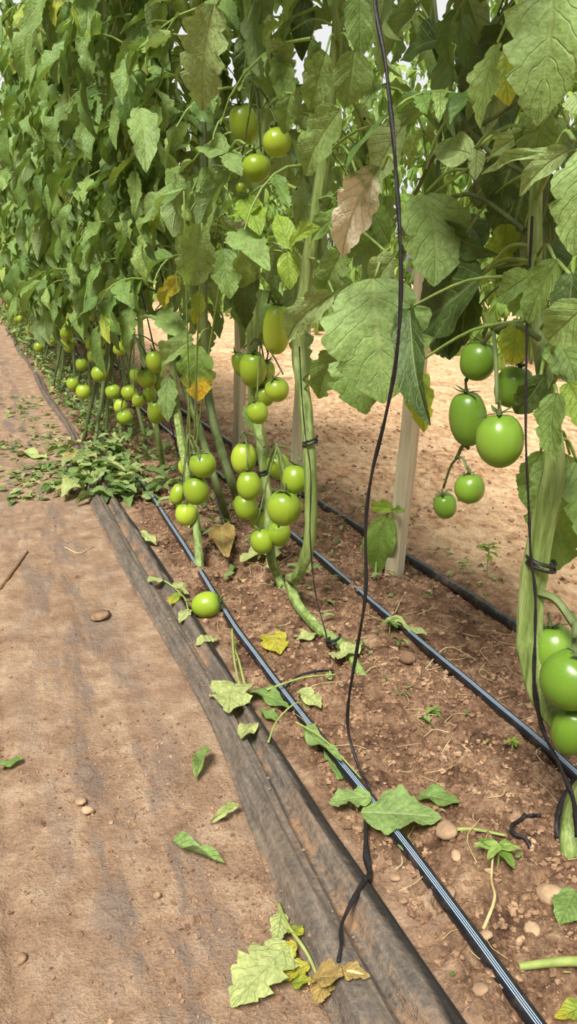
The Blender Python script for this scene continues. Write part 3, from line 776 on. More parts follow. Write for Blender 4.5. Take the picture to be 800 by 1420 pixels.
bc = lambda *a, **k: big_leaf(Cp, *a, **k)
bc((318, 208), (276, 216), 32, .52, M_HERO, lobe=.2, seed=61, stalk=(340, 200))
bc((318, 212), (335, 245), 28, .52, M_HERO, seed=62)
bc((360, 285), (324, 300), 30, .55, M_BRIGHT, lobe=.2, seed=63)
bc((340, 275), (358, 328), 36, .54, M_BRIGHT, lobe=.2, seed=64)
bc((330, 320), (372, 378), 42, .53, M_HERO, lobe=.25, seed=65)
bc((400, 345), (385, 298), 28, .55, M_BRIGHT, lobe=.05, seed=66)
bc((403, 346), (446, 316), 24, .55, M_BRIGHT, lobe=.05, seed=67)
bc((400, 350), (401, 402), 28, .55, M_BRIGHT, lobe=.05, seed=68)
bc((390, 80), (396, 165), 36, .60, M_HERO, lobe=.2, seed=69, fold=.6)
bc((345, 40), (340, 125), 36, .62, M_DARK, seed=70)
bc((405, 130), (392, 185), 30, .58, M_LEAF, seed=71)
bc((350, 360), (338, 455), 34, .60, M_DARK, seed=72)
bc((345, 560), (352, 598), 26, .66, M_LEAF, seed=73)

# --- plants D, E, F on the left of it
pl = [G(277, 795), PX(274, 750, .50), PX(268, 700, .51), PX(256, 640, .53), PX(244, 560, .56), PX(236, 450, .58), PX(230, 300, .60)]
pl[0].z = -.02
D = empty('tomato_plant', G(277, 795), 'tomato plant close beside the striped drip pipe with a small low cluster of five tomatoes', 'tomato plant')
_, PD = stem_obj(D, rest_of_stem(pl, 2.4), [.011, .011, .012, .011, .010, .009, .008], n=80)
foliage('hi', .74, 2.4, 66, .135, .16, axis_from(PD, D.location), loc=D.location).obj('foliage', [M_LEAF, M_PET], D)
cluster(D, .50, (262, 645), [(281, 644, 19, 18), (256, 648, 9, 12, .03), (272, 680, 18, 20, -.02), (247, 685, 11, 15), (258, 713, 15, 16, -.02)])
bd = lambda *a, **k: big_leaf(D, *a, **k)
bd((272, 478), (272, 556), 50, .50, M_YTIP, lobe=.3, teeth=4, seed=81, stalk=(290, 455, .05), label='leaf with a yellow and orange-brown tip')
bd((268, 480), (226, 512), 34, .51, M_HERO, seed=82)
bd((215, 430), (255, 480), 40, .54, M_HERO, lobe=.4, teeth=7, seed=83)
bd((250, 385), (228, 428), 26, .52, M_YEL, lobe=.4, teeth=4, seed=84, label='small yellow leaf')
bd((275, 405), (270, 450), 20, .55, M_YGR, seed=85)
bd((300, 8), (278, 152), 74, .43, M_PALE, lobe=.4, teeth=6, seed=86, roll=.2, stalk=(330, -10))
bd((240, 42), (204, 110), 26, .43, M_PALE, seed=87, fold=.7)
bd((190, 150), (205, 240), 40, .43, M_HERO, seed=88)
bd((280, 310), (262, 395), 56, .43, M_HERO, lobe=.3, teeth=6, seed=89)
bd((312, 345), (318, 415), 42, .54, M_LEAF, lobe=.3, seed=90)
bd((255, 265), (205, 320), 44, .43, M_HERO, lobe=.3, teeth=5, seed=91)
bd((230, 525), (236, 585), 26, .53, M_HERO, lobe=.3, seed=92)

E_ = empty('tomato_plant', G(338, 712), 'tomato plant with a bare leaning stem showing left of the low fruit cluster', 'tomato plant')
pl = [G(338, 712), PX(320, 665, .66), PX(300, 600, .66), PX(288, 540, .66), PX(282, 440, .66), PX(284, 300, .66)]
pl[0].z = -.02
_, PE = stem_obj(E_, rest_of_stem(pl, 2.45), [.012, .013, .013, .011, .009], M_STEMD, n=80)
foliage('hi', .70, 2.45, 66, .14, .18, axis_from(PE, E_.location), loc=E_.location).obj('foliage', [M_LEAF, M_PET], E_)
F_ = empty('tomato_plant', G(318, 722), 'tomato plant whose leaning stem runs up to the yellow-tipped leaf', 'tomato plant')
pl = [G(318, 722), PX(300, 672, .60), PX(275, 590, .60), PX(248, 505, .60), PX(238, 420, .60), PX(232, 280, .60)]
pl[0].z = -.02
_, PF = stem_obj(F_, rest_of_stem(pl, 2.45), [.010, .011, .011, .010, .009], M_STEMD, n=80)
foliage('hi', .70, 2.45, 62, .14, .18, axis_from(PF, F_.location), loc=F_.location).obj('foliage', [M_LEAF, M_PET], F_)

# --- the rest of the row
G_ = empty('tomato_plant', G(228, 655), 'tomato plant with a dense cluster of about ten small green tomatoes, beyond the yellow-tipped leaf', 'tomato plant')
pl = [G(228, 655), PX(218, 600, .60), PX(205, 540, .60), PX(196, 470, .60), PX(190, 350, .62)]
pl[0].z = -.02
_, PG = stem_obj(G_, rest_of_stem(pl, 2.5), [.010, .011, .010, .009], n=70)
foliage('mid', .72, 2.5, 76, .14, .2, axis_from(PG, G_.location), loc=G_.location).obj('foliage', [M_LEAF, M_PET], G_)
cluster(G_, .52, (205, 500), [(215, 501, 13, 16), (203, 524, 13, 14), (188, 520, 8, 11, .03), (157, 543, 11, 10), (179, 544, 11, 11), (192, 555, 9, 10), (167, 563, 9, 10), (173, 578, 11, 10), (216, 571, 12, 17), (208, 547, 9, 13, .04), (219, 529, 9, 13, .04)])
H_ = empty('tomato_plant', G(170, 610), 'thin-stemmed tomato plant with small fruit clusters, next beyond the dense ten-fruit cluster', 'tomato plant')
pl = [G(170, 610), PX(160, 560, .60), PX(150, 500, .60), PX(146, 430, .60), PX(140, 330, .62)]
pl[0].z = -.02
_, PH = stem_obj(H_, rest_of_stem(pl, 2.5), [.009, .010, .009, .008], n=70)
foliage('mid', .72, 2.5, 76, .14, .2, axis_from(PH, H_.location), loc=H_.location).obj('foliage', [M_LEAF, M_PET], H_)
cluster(H_, .56, (155, 455), [(178, 469, 11, 13), (166, 483, 9, 10), (180, 459, 8, 9, .04)])
cluster(H_, .56, (148, 450), [(131, 434, 10, 11), (117, 440, 9, 10), (128, 475, 9, 9), (129, 494, 8, 9), (141, 490, 7, 9), (113, 427, 7, 8, .04)])
cluster(H_, .56, (115, 445), [(92, 463, 9, 8), (99, 474, 7, 7), (90, 456, 6, 7)])

TPL = {}
for lod, k, n in (('mid', 3, 92), ('low', 4, 100)):
    TPL[lod] = []
    for i in range(k):
        fm = foliage(lod, .68 if lod == 'mid' else .62, 2.22 if lod == 'mid' else 2.06, n, .15 if lod == 'mid' else .16, .21, taper=True).mesh('foliage', [M_LEAF, M_PET])
        sm = MB()
        for q in range(4):
            dx, dy = RS.uniform(-.1, .1), RS.uniform(-.15, .15)
            tube(sm, smooth_path([(dx * 2, dy * 2, -.02), (dx, dy, .3), (RS.uniform(-.06, .06), RS.uniform(-.08, .08), .7), (0, 0, 1.5), (0, 0, 2.4)], 20), .009, 8)
        TPL[lod].append((fm, sm.mesh('stem', M_STEMD)))
FAR = 'far plants of the near tomato row'
Y = 3.65; i = 0
while Y < 17:
    lod = 'mid' if Y < 6 else 'low'
    X = .64 + (.05 if i % 2 else -.05)
    lab = 'leafy tomato plant in the far receding part of the near row'
    p = empty('tomato_plant', (X, Y, 0), lab, 'tomato plant', FAR)
    fm, sm = TPL[lod][i % len(TPL[lod])]
    o = link('foliage', fm, p); o.rotation_euler.z = 0 if i % 2 else .25; 
    o.scale = (1, (1 if i % 3 else -1) * 1.0, RS.uniform(.94, 1.04))
    link('stem', sm, p).rotation_euler.z = RS.uniform(0, 3)
    for t in range(5 if Y < 9 else 3):
        c = Vector((X - .16 + RS.uniform(-.08, .1), Y + RS.uniform(-.22, .22), RS.uniform(.26, .56)))
        r = RS.uniform(.026, .034)
        add_tomato(p, c, r, r * 1.1, (0, 0), calyx=Y < 6)
    Y += .42 if Y < 7 else .5
    i += 1

# --- the next rows beyond the open ground
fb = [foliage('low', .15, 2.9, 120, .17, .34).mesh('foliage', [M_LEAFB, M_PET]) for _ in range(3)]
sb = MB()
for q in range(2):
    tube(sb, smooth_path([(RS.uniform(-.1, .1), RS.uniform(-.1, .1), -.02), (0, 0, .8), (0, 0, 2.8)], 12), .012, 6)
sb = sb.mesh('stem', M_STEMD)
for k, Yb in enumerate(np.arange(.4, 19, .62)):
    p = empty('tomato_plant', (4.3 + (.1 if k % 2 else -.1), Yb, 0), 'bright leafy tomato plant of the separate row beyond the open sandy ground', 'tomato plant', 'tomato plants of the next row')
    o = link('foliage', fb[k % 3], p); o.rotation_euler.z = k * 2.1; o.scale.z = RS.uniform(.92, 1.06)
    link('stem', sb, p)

# ------------------------------------------------------------------ twine
def twine(pts, r, label, n=140, flat=.72, twist=.22, name='twine', wid=None):
    P = smooth_path(pts, n)
    P[:, 2] = np.maximum(P[:, 2], surf(P[:, 0], P[:, 1]) + r * .7); w = r if wid is None else np.interp(np.linspace(0, 1, n), np.linspace(0, 1, len(wid)), wid)
    mb = MB(); tube(mb, P, w, 8, flat=flat, twist=twist)
    return tag(mb.obj(name, M_TWINE), label, 'twine')
XT = .475
pts = [PX(515, -120, XT), PX(520, 0, XT), PX(536, 100, XT), (PX(546, 200, XT)), PX(553, 300, XT), PX(556, 400, XT), PX(549, 500, XT), PX(534, 580, XT), PX(515, 660, XT), PX(507, 730, XT), PX(507, 820, XT), PX(495, 900, XT),
       PX(483, 975, XT), PX(484, 1020, XT), PX(500, 1070, XT), onG(512, 1110, .028), onG(507, 1150, .02), onG(508, 1195, .012), onG(512, 1222, .008), onG(495, 1270, .006), onG(474, 1310, .006), onG(472, 1350, .005), onG(468, 1372, .005)]
twine(pts, .0026, 'long black twine hanging before the leaves, its loose end trailing over the film', 260, wid=[.0029] * 10 + [.003, .0026, .0026, .0032, .0055, .005, .003, .0026, .0024])
pts = [PX(738, 300, .62), PX(731, 450, .62), PX(729, 600, .62), PX(733, 700, .625), PX(736, 770, .632)]
twine(pts + [PX(742, 820, .637), PX(742, 880, .638), PX(741, 950, .638), PX(752, 1010, .65), PX(775, 1060, .66), PX(795, 1110, .67), PX(800, 1160, .67)], .0022,
      'black twine tied along the thick stem of the plant at the right', 200, wid=[.0018, .0018, .0018, .002, .0024, .0022, .004, .003, .004, .004])
def wrap(c, r, turns, w, label, tiltv=.3, dz=.008):
    a = np.linspace(0, turns * 2 * math.pi, 26 * turns)
    P = np.stack([c[0] + np.cos(a) * r, c[1] + np.sin(a) * r, c[2] + np.cos(a + .5) * r * tiltv + np.linspace(-dz, dz, len(a))], 1)
    mb = MB(); tube(mb, P, w, 6, flat=.7, twist=.2); return tag(mb.obj('twine_knot', M_TWINE), label, 'twine')
wrap(PX(750, 782, .66), .0185, 2, .0028, 'black twine knotted round the thick stem at the right', -.35)
wrap(PX(430, 613, .638), .0155, 2, .0025, 'black twine knotted round the S-bent stem')
wrap(PX(462, 888, .64), .014, 2, .003, 'black twine knotted round the low bend of the stem near the soil')
wrap(PX(366, 655, .636), .0155, 2, .0025, 'black twine knotted round the stem between the low tomatoes')
twine([PX(415, 480, .62), PX(418, 540, .62), PX(423, 600, .62), PX(431, 660, .62), PX(430, 740, .62), PX(437, 820, .63), PX(452, 880, .635), PX(458, 920, .65), onG(457, 932, .003)], .0016, 'thin black twine running down along the S-bent stem')
twine([onG(790, 1130, .05), onG(778, 1140, .04), onG(770, 1158, .02), onG(772, 1175, .006)], .005, 'short black twine loop at the foot of the thick stem', 30)
twine([onG(748, 1140, .006), onG(735, 1136, .01), onG(718, 1145, .008), onG(708, 1158, .012), onG(712, 1170, .006), onG(728, 1176, .006), onG(735, 1182, .005)], .0034, 'curled scrap of black twine lying on the soil', 50)
twine([onG(388, 962, .006), onG(410, 942, .01), onG(435, 936, .012), onG(462, 930, .008)], .0028, 'black twine scrap lying on the soil near the yellow leaf', 30)
# far supporting strings
for (a, b, X) in (((158, 430), (172, 560), .58), ((138, 420), (150, 520), .6), ((204, 440), (240, 600), .62), ((258, 520), (300, 690), .6), ((95, 420), (112, 520), .6)):
    p0 = PX(a[0], a[1], X); p1 = PX(b[0], b[1], X); q = p1 + (p1 - p0) * .2; q.z = max(q.z, .01)
    o = twine([p0 + (p0 - p1) * 2, p0, p1, q], .003, 'dark support string rising into the leaves among the small far fruit clusters', 40)
    o['group'] = 'dark support strings of the far plants'

# ------------------------------------------------------------------ fallen things
f1 = empty('tomato', onG(287, 853, .026), 'bright yellow-green tomato lying on the ground against the drip pipe', 'tomato')
o = link('fruit', TOM[0], f1); o.scale = (.031, .031, .036); o.rotation_euler = (R(75), 0, R(70))
o2 = link('calyx', CAL[0], f1); o2.scale = (.031, .031, .036); o2.rotation_euler = (R(75), 0, R(70))

def ground_leaf(base, tip, w, mat, label, lobe=.3, teeth=4, fold=.15, wave=.09, droop=.2, seed=1, lift=.008, stalk=None, cat='leaf', name='fallen_leaf', twist=0, bl_=0.0, tl_=0.0, parts=None):
    a = onG(*base, lift + bl_); b = onG(*tip, lift + tl_)
    L_ = (b - a).length; d = np.array((b - a).normalized()); up = np.array([0, 0, 1.])
    mid_d = depth(a)
    # across direction lies on the ground: width from pixels measured across
    V, Q, U = leaflet(24, 11, w * mid_d / F / L_ * 1.15, lobe, teeth, droop, fold, wave, .015, seed, twist=twist)
    V = V.copy(); V[:, 2] -= (V[:, 1] * V.reshape(24, 11, 3)[-1, 5, 2] / V.reshape(24, 11, 3)[-1, 5, 1])
    V = (V * L_) @ frame(d, up).T + np.array(a)
    g = gz(V[:, 0], V[:, 1])
    inf = (V[:, 0] > .26) & (V[:, 0] < .405)
    g = np.where(inf, np.array([film_z(float(x), float(y)) for x, y in V[:, :2]]), g)
    V[:, 2] = np.maximum(V[:, 2], g + .002)
    mb = MB(); mb.add(V, Q, U, 0)
    if stalk:
        pts = [onG(*q[:2], .006 + (q[2] if len(q) > 2 else 0)) for q in stalk] + [a]
        tube(mb, smooth_path(pts, 18), .0022, 6, 1)
    return tag(mb.obj(name, [mat, M_GSTK]), label, cat)
gl = ground_leaf
gl((332, 962), (312, 1014), 58, M_WILT, 'pale green lobed leaf with a long stalk lying on the film strip', lobe=.5, teeth=4, stalk=[(322, 888, .03), (325, 925, .02)], seed=5)
gl((350, 1022), (336, 1052), 22, M_WILT, 'small plain pale leaf flat on the film strip beside the lobed one', lobe=.1, seed=6)
gl((292, 1048), (270, 1086), 28, M_HERO, 'curled green leaf on the path close to the film edge', fold=.9, seed=7)
gl((330, 1124), (292, 1146), 18, M_WILT, 'small twisted pale leaf on the path by the film edge', fold=.8, twist=1.2, seed=8)
gl((240, 1174), (312, 1204), 30, M_HERO, 'long folded green leaf lying on the bare sandy path', fold=1.0, lobe=.15, seed=9, lift=.01)
gl((398, 1318), (322, 1406), 74, M_WILT, 'large pale serrated leaf on the path next to the yellow wilted sprig', lobe=.45, teeth=5, seed=10, wave=.05)
gl((500, 1138), (612, 1150), 74, M_HERO, 'big broad green leaf draped over the striped drip pipe under the twine', lobe=.25, teeth=5, seed=11, lift=.022)
gl((515, 1125), (455, 1128), 40, M_HERO, 'lobed green leaf lying on the pipe left of the hanging twine', lobe=.4, seed=12, lift=.02)
gl((580, 1105), (636, 1128), 34, M_LEAF, 'darker green leaf lying just above the big draped leaf', lobe=.1, seed=13, lift=.012)
gl((368, 884), (388, 912), 38, M_YEL, 'bright yellow leaf on the soil right of the drip pipe', lobe=.3, seed=14)
gl((195, 750), (218, 758), 14, M_WILT, 'small oval yellowish leaf on soil right of the film', lobe=.05, seed=15)
gl((128, 672), (82, 697), 28, M_WILT, 'pale leaf at the front of the leaf heap across the film', lobe=.3, seed=16, lift=.02)
gl((32, 1055), (-6, 1064), 15, M_LEAF, 'small green leaf at the left edge of the path', lobe=.1, seed=17)
gl((412, 962), (446, 992), 26, M_WILT, 'pale shrivelled leaf resting against the right side of the drip pipe', lobe=.3, seed=18, lift=.018)
gl((425, 1020), (472, 1076), 18, M_HERO, 'narrow green leaf lying lengthwise along the striped drip pipe', lobe=.1, seed=19, lift=.024)
gl((345, 962), (402, 990), 26, M_LEAF, 'dull green leaf tucked between film edge and drip pipe', lobe=.2, seed=20)
gl((535, 868), (592, 890), 18, M_WILT, 'pale leaf lying over the middle drip pipe', lobe=.3, seed=21, lift=.024)
gl((800, 1250), (772, 1290), 40, M_LEAF, 'bluish green leaf at the right edge near the thick stem foot', lobe=.2, seed=22)
gl((812, 1400), (768, 1412), 26, M_YGR, 'bright yellow-green leaf tip in the bottom right corner', lobe=.1, seed=23)
gl((390, 770), (335, 792), 40, M_WILT, 'pale wilted leaf on soil under the low tomato cluster', lobe=.4, seed=24, lift=.02)
gl((300, 745), (322, 788), 34, M_BROWN, 'dried tan leaf standing by the pale wilted leaf', lobe=.4, seed=25, lift=.03)
gl((470, 1082), (452, 1040), 14, M_LEAF, 'slim green blade beside the striped drip pipe', lobe=.0, seed=26, lift=.01)
gl((440, 880), (410, 896), 22, M_WILT, 'small creased leaf between yellow leaf and bent stem', lobe=.3, seed=27)
gl((470, 925), (500, 900), 28, M_WILT, 'pale torn leaf under the low bend of the stem', lobe=.4, seed=28, lift=.02)
gl((275, 905), (300, 888), 20, M_WILT, 'pale leaf on soil just in front of the fallen tomato', lobe=.3, seed=29)
gl((385, 1000), (360, 985), 20, M_LEAF, 'small dark leaf beside the film edge', lobe=.3, seed=30)
gl((30, 630), (62, 640), 22, M_WILT, 'pale leaf at the left end of the leaf heap on the path', lobe=.3, seed=31)
gl((92, 655), (116, 650), 20, M_BROWN, 'orange-brown leaf on top of the leaf heap', lobe=.3, seed=32, lift=.04)

def sprig(name, label, cat, stem, leaves, mat_stem=M_GSTK, r=.0025):
    """fallen sprig: stalk through ground pixels + leaves (base, tip, width px, material, seed)"""
    p0 = onG(*stem[0][:2]); e = empty(name, p0, label, cat)
    mb = MB(); P = smooth_path([onG(q[0], q[1], .006 + (q[2] if len(q) > 2 else 0)) for q in stem], 24)
    tube(mb, P - np.array(p0), np.linspace(r, r * .7, 24), 6); mb.obj('stalk', mat_stem, e)
    for (b, t, w, m, s, lf) in leaves:
        o = ground_leaf(b, t, w, m, None, seed=s, lift=lf, name='leaf', cat=None)
        o.data.transform(Matrix.Translation(-p0)); o.parent = e
    return e
sprig('wilted_sprig', 'yellow wilted tomato sprig with shrivelled leaves at the bottom, half on the film', 'sprig',
      [(386, 1262, .0), (398, 1300, .01), (425, 1340, .008), (440, 1368, .0)],
      [((392, 1282), (380, 1318), 26, M_WILT, 1, .012), ((402, 1302), (420, 1318), 20, M_YGR, 2, .012), ((412, 1325), (385, 1332), 26, M_YEL, 3, .01), ((428, 1350), (390, 1366), 24, M_YEL, 4, .008), ((405, 1368), (432, 1378), 22, M_YGR, 5, .01)])
sprig('dried_leaf_curl', 'crumpled brown dried leaf beside the yellow sprig on the film', 'leaf', [(428, 1376), (450, 1384), (480, 1388), (508, 1392)],
      [((432, 1376), (476, 1400), 46, M_BROWN, 6, .012), ((470, 1384), (512, 1394), 26, M_BROWN, 7, .008), ((452, 1380), (440, 1412), 30, M_BROWN, 8, .01)], M_DRYST)
sprig('wilted_sprig', 'wilted sprig of limp leaves left of the fallen tomato, over the film edge', 'sprig', [(208, 815), (232, 822), (255, 838), (262, 862)],
      [((226, 818), (206, 826), 20, M_WILT, 9, .01), ((240, 826), (262, 828), 18, M_WILT, 10, .012), ((250, 838), (236, 848), 18, M_YGR, 11, .01), ((258, 848), (272, 838), 16, M_LEAF, 12, .01), ((262, 858), (250, 872), 16, M_WILT, 13, .006)])
def stick(pts, r, mat, name, label, cat='stalk'):
    mb = MB(); n = 40; P = smooth_path([onG(q[0], q[1], r + (q[2] if len(q) > 2 else 0)) for q in pts], n)
    tube(mb, P, np.linspace(r, r * .6, n), 7); return tag(mb.obj(name, mat), label, cat)
stick([(0, 812), (18, 790), (38, 762)], .004, M_TWIG, 'twig', 'thin brown twig lying on the sandy path at the left', 'twig')
stick([(850, 1346), (790, 1351), (718, 1356)], .007, M_GSTK, 'cut_stalk', 'cut green stalk lying on soil at the right near the bottom')
stick([(606, 1160), (650, 1161), (700, 1166)], .0035, M_GSTK, 'cut_stalk', 'thin green stalk lying on soil right of the big draped leaf')
stick([(670, 1290, .0), (684, 1262, .02), (680, 1232, .012), (682, 1200, .02)], .0022, M_DRYST, 'dry_stalk', 'curved pale dry stalk rising from the soil to the seedling')
stick([(346, 992, .0), (332, 935, .03), (326, 895, .012), (345, 880, .0)], .0026, M_GSTK, 'bent_stalk', 'pale bent stalk rising beside the lobed leaf on the film')
stick([(372, 1050, .0), (384, 1020, .03), (410, 1000, .035), (428, 992, .02)], .0018, M_GSTK, 'bent_stalk', 'thin arched stalk crossing the striped drip pipe')
stick([(410, 1025, .03), (450, 1050, .03), (500, 1090, .02)], .0018, M_GSTK, 'bent_stalk', 'thin straight stalk lying along the striped drip pipe')
stick([(370, 968, .02), (420, 955, .035), (465, 946, .012)], .0024, M_GSTK, 'bent_stalk', 'pale stalk lying across the drip pipe near the pale shrivelled leaf')
stick([(640, 1035), (690, 1080), (712, 1110)], .0016, M_DRYST, 'dry_stalk', 'dry straw lying on dark soil left of the tied stem')
stick([(548, 850), (562, 820), (590, 800)], .0014, M_DRYST, 'dry_stalk', 'thin dry straw leaning near the middle drip pipe')
stick([(588, 925, 0), (620, 905, .02), (660, 902, 0)], .0014, M_DRYST, 'dry_stalk', 'arched dry straw over the middle drip pipe')
stick([(90, 758), (110, 766), (128, 756)], .0022, M_DRYST, 'dry_stalk', 'short dry straw lying on the smooth path')

def stone(px, py, r, label, sq=.6, seed=0, asp=1.0):
    rs = np.random.RandomState(seed + 100)
    th = np.linspace(0, math.pi, 9); V, Q = lathe([(max(math.sin(t), 1e-3), math.cos(t)) for t in th][::-1], 12)
    k = rs.uniform(-1, 1, (5, 3)); 
    for kk in k: V = V * (1 + .13 * np.sin(V @ kk * 2.5 + kk[0] * 5))[:, None]
    V *= np.array([r * asp * rs.uniform(.9, 1.25), r, r * sq]); p = onG(px, py, r * sq * .7 + .002)
    a = rs.uniform(0, 3); c, s = math.cos(a), math.sin(a)
    V = V @ np.array([[c, -s, 0], [s, c, 0], [0, 0, 1]]).T
    mb = MB(); mb.add(V, Q); o = mb.obj('stone', M_STONE); o.location = p; return tag(o, label, 'stone')
stone(133, 853, .024, 'flat brown stone lying alone on the sandy path', .35, 1)
stone(621, 1173, .014, 'pale angular stone touching the tip of the big draped leaf', .7, 2)
stone(759, 1240, .018, 'round brown stone on soil left of the stem foot at the right', .6, 3)
stone(668, 1385, .008, 'small round pale stone next to the striped pipe near the bottom', .8, 4)
stone(622, 1245, .010, 'pinkish stone on soil right of the striped pipe', .6, 5)
stone(632, 1200, .008, 'small stone below the pale angular one', .6, 6)
stone(568, 922, .016, 'rough stone beside the middle drip pipe', .7, 7)
stone(30, 1325, .006, 'small round pebble low on the path at the left', .8, 8)
stone(110, 1112, .007, 'pebble in the crumbly patch of the path, the upper of two', .6, 9)
stone(120, 1125, .008, 'pebble in the crumbly patch of the path, the lower of two', .6, 10)
stone(672, 1300, .007, 'small stone on soil near the dry curved stalk', .6, 11)
stone(560, 1250, .006, 'small pale stone left of the striped pipe', .6, 12)
stone(545, 1222, .007, 'small stone in the gap between film and striped pipe', .6, 13)
stone(740, 1290, .009, 'pale stone below the round brown stone', .6, 14)
stone(218, 1243, .005, 'tiny brown pebble on the path below the long folded leaf', .8, 16)

# seedlings and weeds one can point at
def seedling(px, py, h, nl, size, mat, label, name='seedling', lean=(0, 0), col=None):
    p = onG(px, py); e = empty(name, p, label, 'weed'); mb = MB()
    P = smooth_path([(0, 0, -.005), (lean[0] * .5, lean[1] * .5, h * .6), (lean[0], lean[1], h)], 8); tube(mb, P, .0016, 5); mb.obj('stem', M_GSTK, e)
    m2 = MB()
    for k in range(nl):
        a = k * 2.4 + RS.uniform(-.3, .3); q = P[-1 - (k % 4)]
        d = np.array([math.cos(a), math.sin(a), RS.uniform(0, .5)])
        V, Q, U = leaflet(10, 5, .5, .12, 3, .7, .2, .04, .005, k)
        m2.add(V @ (frame(d, np.array([0, 0, 1.])) * size * RS.uniform(.7, 1.1)).T + q, Q, U)
    m2.obj('foliage', mat, e)
seedling(690, 1205, .03, 7, .035, M_LEAFB, 'light green seedling growing between the big draped leaf and the thick stem')
seedling(675, 795, .085, 10, .035, M_BRIGHT, 'pale green weed on sandy ground behind the thick pipe')
seedling(640, 800, .04, 6, .03, M_WILT, 'low pale weed just behind the thick pipe')
seedling(710, 1040, .018, 6, .016, M_BRIGHT, 'tiny bright seedling beside the middle drip pipe')
seedling(540, 880, .03, 7, .03, M_LEAF, 'small leafy weed left of the middle drip pipe')
seedling(600, 985, .02, 6, .02, M_LEAF, 'small weed on the dark soil between the two striped pipes')
# upright sucker with one large leaf by the stake
e = empty('sucker_shoot', onG(520, 800), 'upright green shoot with one long leaf at the foot of the stake', 'shoot')
mb = MB(); tube(mb, smooth_path([onG(520, 800), PX(524, 760, .93), PX(538, 712, .93), PX(556, 704, .93)], 16) - np.array(onG(520, 800)), .003, 6); mb.obj('stem', M_PET, e)
for (b, t, w, s) in (((540, 716), (520, 794), 40, 1), ((545, 708), (516, 700), 18, 2), ((548, 706), (562, 708), 12, 3)):
    o = big_leaf(e, b, t, w, .93, M_BRIGHT if s == 2 else M_LEAFB, lobe=.1, seed=s + 200, teeth=3)

# ------------------------------------------------------------------ stuff nobody could count
def scatter_leaf_bits(name, regions, mat, label, cat, lod='low', zr=(.0, .02), flatness=.8, n2=None):
    mb = MB(); lst = []
    for (x0, x1, y0, y1, n, s0, s1, zmax) in regions:
        for _ in range(n):
            x, y = RS.uniform(x0, x1), RS.uniform(y0, y1); z = float(gz(x, y)) + RS.uniform(.003, zmax)
            if film_edges(y)[0] < x < film_edges(y)[1]: z = film_z(x, y) + RS.uniform(.004, zmax + .004)
            a = RS.uniform(0, 6.28)
            lst.append((np.array([x, y, z]), np.array([math.cos(a), math.sin(a), RS.uniform(0, .6) * (1 - flatness) + .08]),
                        np.array([RS.uniform(-.6, .6) * (1.2 - flatness), RS.uniform(-.6, .6) * (1.2 - flatness), 1.]), RS.uniform(s0, s1)))
    put_leaflets(mb, lst, lod)
    o = mb.obj(name, [mat]); return tag(o, label, cat, kind='stuff')
scatter_leaf_bits('leaf_heap', [(.30, .54, 2.6, 3.35, 180, .05, .11, .07), (.20, .40, 2.8, 3.3, 50, .03, .07, .03), (.04, .34, 2.75, 3.25, 110, .025, .06, .02), (.02, .34, 3.4, 3.9, 70, .025, .06, .015), (.12, .34, 3.9, 4.4, 24, .02, .05, .012), (.1, .35, 4.4, 5.2, 60, .02, .06, .012)],
                  M_HEAP, 'heap of pruned green leaves lying across the film and path', 'leaf litter', 'mid')
scatter_leaf_bits('weeds', [(.40, .72, 3.3, 7.5, 900, .025, .07, .10), (.36, .6, 7.5, 14, 700, .04, .10, .2), (.52, .80, 2.3, 3.4, 130, .02, .06, .05), (.84, 1.03, 1.5, 2.6, 50, .015, .035, .02),
                            (1.06, 1.25, 1.5, 2.6, 60, .012, .03, .02), (.52, .8, 1.75, 2.4, 55, .02, .05, .03), (.54, .8, 1.05, 1.75, 40, .012, .035, .02), (.42, .8, .5, 1.05, 14, .008, .02, .01)], M_HEAP, 'low green weeds and dropped leaf bits under the far part of the row', 'weeds', 'low', flatness=.2)
# clods and crumbs in the bed, grit on the path
def lumps(name, regions, mat, label, cat):
    th = np.linspace(0, math.pi, 5); V0, Q0 = lathe([(max(math.sin(t), 1e-3), math.cos(t)) for t in th][::-1], 5)
    mb = MB()
    for (x0, x1, y0, y1, n, s0, s1) in regions:
        x = RS.uniform(x0, x1, n); y = RS.uniform(y0, y1, n)
        z = gz(x, y); fl = (x > film_edges(y)[0]) & (x < film_edges(y)[1])
        s = s0 + (s1 - s0) * RS.rand(n) ** 3
        k = RS.uniform(-2, 2, (n, 1, 3)); V = V0[None] * (1 + .38 * np.sin((V0[None] * k).sum(-1, keepdims=True) * 3))
        V = V * s[:, None, None] * RS.uniform(.6, 1.3, (n, 1, 3)) * np.array([1, 1, .75])
        zz = np.where(fl, np.array([film_z(float(a), float(b)) for a, b in zip(x, y)]), z)
        V = V + np.stack([x, y, zz + s * .25], 1)[:, None]
        mb.add(V.reshape(-1, 3), (Q0[None] + (np.arange(n) * len(V0))[:, None, None]).reshape(-1, 4))
    return tag(mb.obj(name, mat, smooth=False), label, cat, kind='stuff')
lumps('soil_crumbs', [(.42, 1.02, .4, 1.3, 9000, .0010, .0062), (.42, 1.05, 1.3, 2.8, 5000, .0014, .008), (-.3, .28, .5, 1.3, 2200, .0007, .0036), (.12, .28, .5, 1.2, 900, .0007, .0034), (.2, .29, .6, 1.1, 300, .001, .003), (-.4, .27, 1.3, 3, 350, .001, .005), (.325, .36, .4, 1.8, 140, .001, .003), (1.1, 2.2, 1.2, 4, 1600, .002, .009)],
      M_CLOD, 'crumbs of brown soil strewn over the bed and the path', 'soil')
mb = MB()
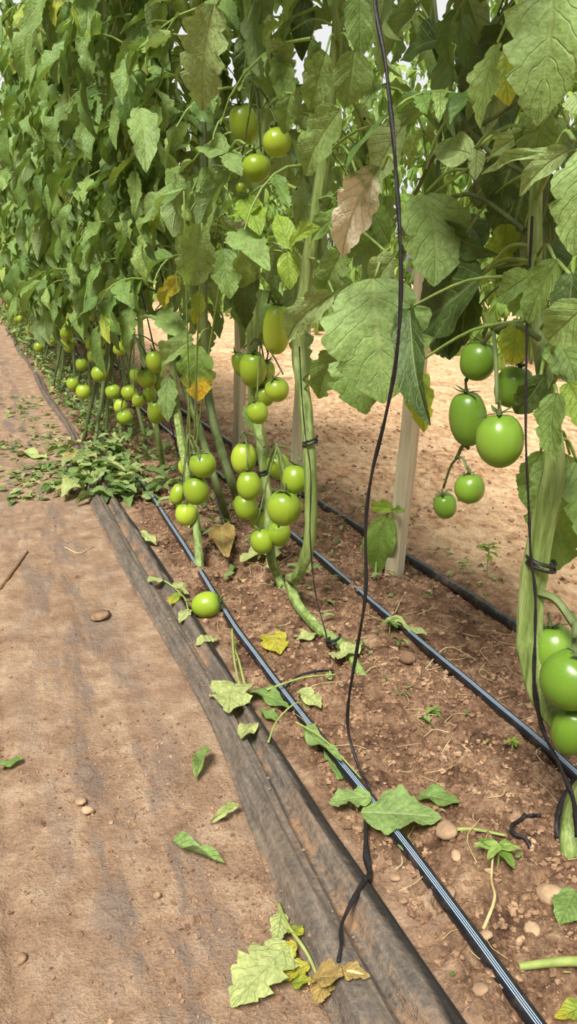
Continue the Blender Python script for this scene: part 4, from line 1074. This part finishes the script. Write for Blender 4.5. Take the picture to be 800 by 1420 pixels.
for _ in range(300):
    x, y = (RS.uniform(.44, 1.02), RS.uniform(.55, 2.6)) if RS.rand() < .75 else (RS.uniform(1.1, 2.4), RS.uniform(1.5, 4)); a = RS.uniform(0, 6.28); l = RS.uniform(.01, .05); z = float(gz(x, y)) + .006
    p = np.array([x, y, z]); d = np.array([math.cos(a), math.sin(a), RS.uniform(-.05, .15)]); s = np.array([-d[1], d[0], 0]) * RS.uniform(-.9, .9)
    tube(mb, smooth_path([p - d * l, p + s * l, p + d * l], 6), RS.uniform(.0004, .0008), 4)
tag(mb.obj('straw_bits', M_DRYST), 'thin pale bits of straw and dry root strewn on the soil', 'straw', kind='stuff')

# ------------------------------------------------------------------ light: bright diffuse daylight through the greenhouse cover
w = bpy.data.worlds.new('sky'); bpy.context.scene.world = w; w.use_nodes = True
nt = w.node_tree; nt.nodes.clear()
o = N(nt, 'OutputWorld'); bg = N(nt, 'Background'); tc = N(nt, 'TexCoord'); sp = N(nt, 'SeparateXYZ')
L(nt, tc.outputs['Generated'], sp.inputs[0])
# dim below the horizon and low over the walkway side, where further crop rows stand; bright cover overhead
el = ramp(nt, sp.outputs[2], [(0, (.18, .16, .14)), (.05, (1, 1, 1)), (.35, (1, 1, 1)), (.7, (.72, .72, .73))])
lo = ramp(nt, mth(nt, 'ADD', mth(nt, 'ADD', sp.outputs[0], .12), mth(nt, 'MULTIPLY', sp.outputs[2], 1.1)), [(.0, (.2, .22, .19)), (.3, (1, 1, 1))])
L(nt, mixc(nt, 1.0, el, lo, 'MULTIPLY'), bg.inputs[0]); bg.inputs[1].default_value = .88
L(nt, bg.outputs[0], o.inputs[0])
sun = bpy.data.objects.new('sun', bpy.data.lights.new('sun', 'SUN')); C.objects.link(sun)
sun.data.energy = 6.1; sun.data.angle = R(20); sun.data.color = (1, .97, .90)
sun.rotation_euler = Vector((.50, .50, -1)).to_track_quat('-Z', 'Y').to_euler()
vs = bpy.context.scene.view_settings
vs.view_transform = 'Standard'; vs.look = 'None'; vs.gamma = 1; vs.use_curve_mapping = False; vs.exposure = 0.0
bpy.context.scene.cycles.max_bounces = 6
bpy.context.scene.cycles.use_denoising = True
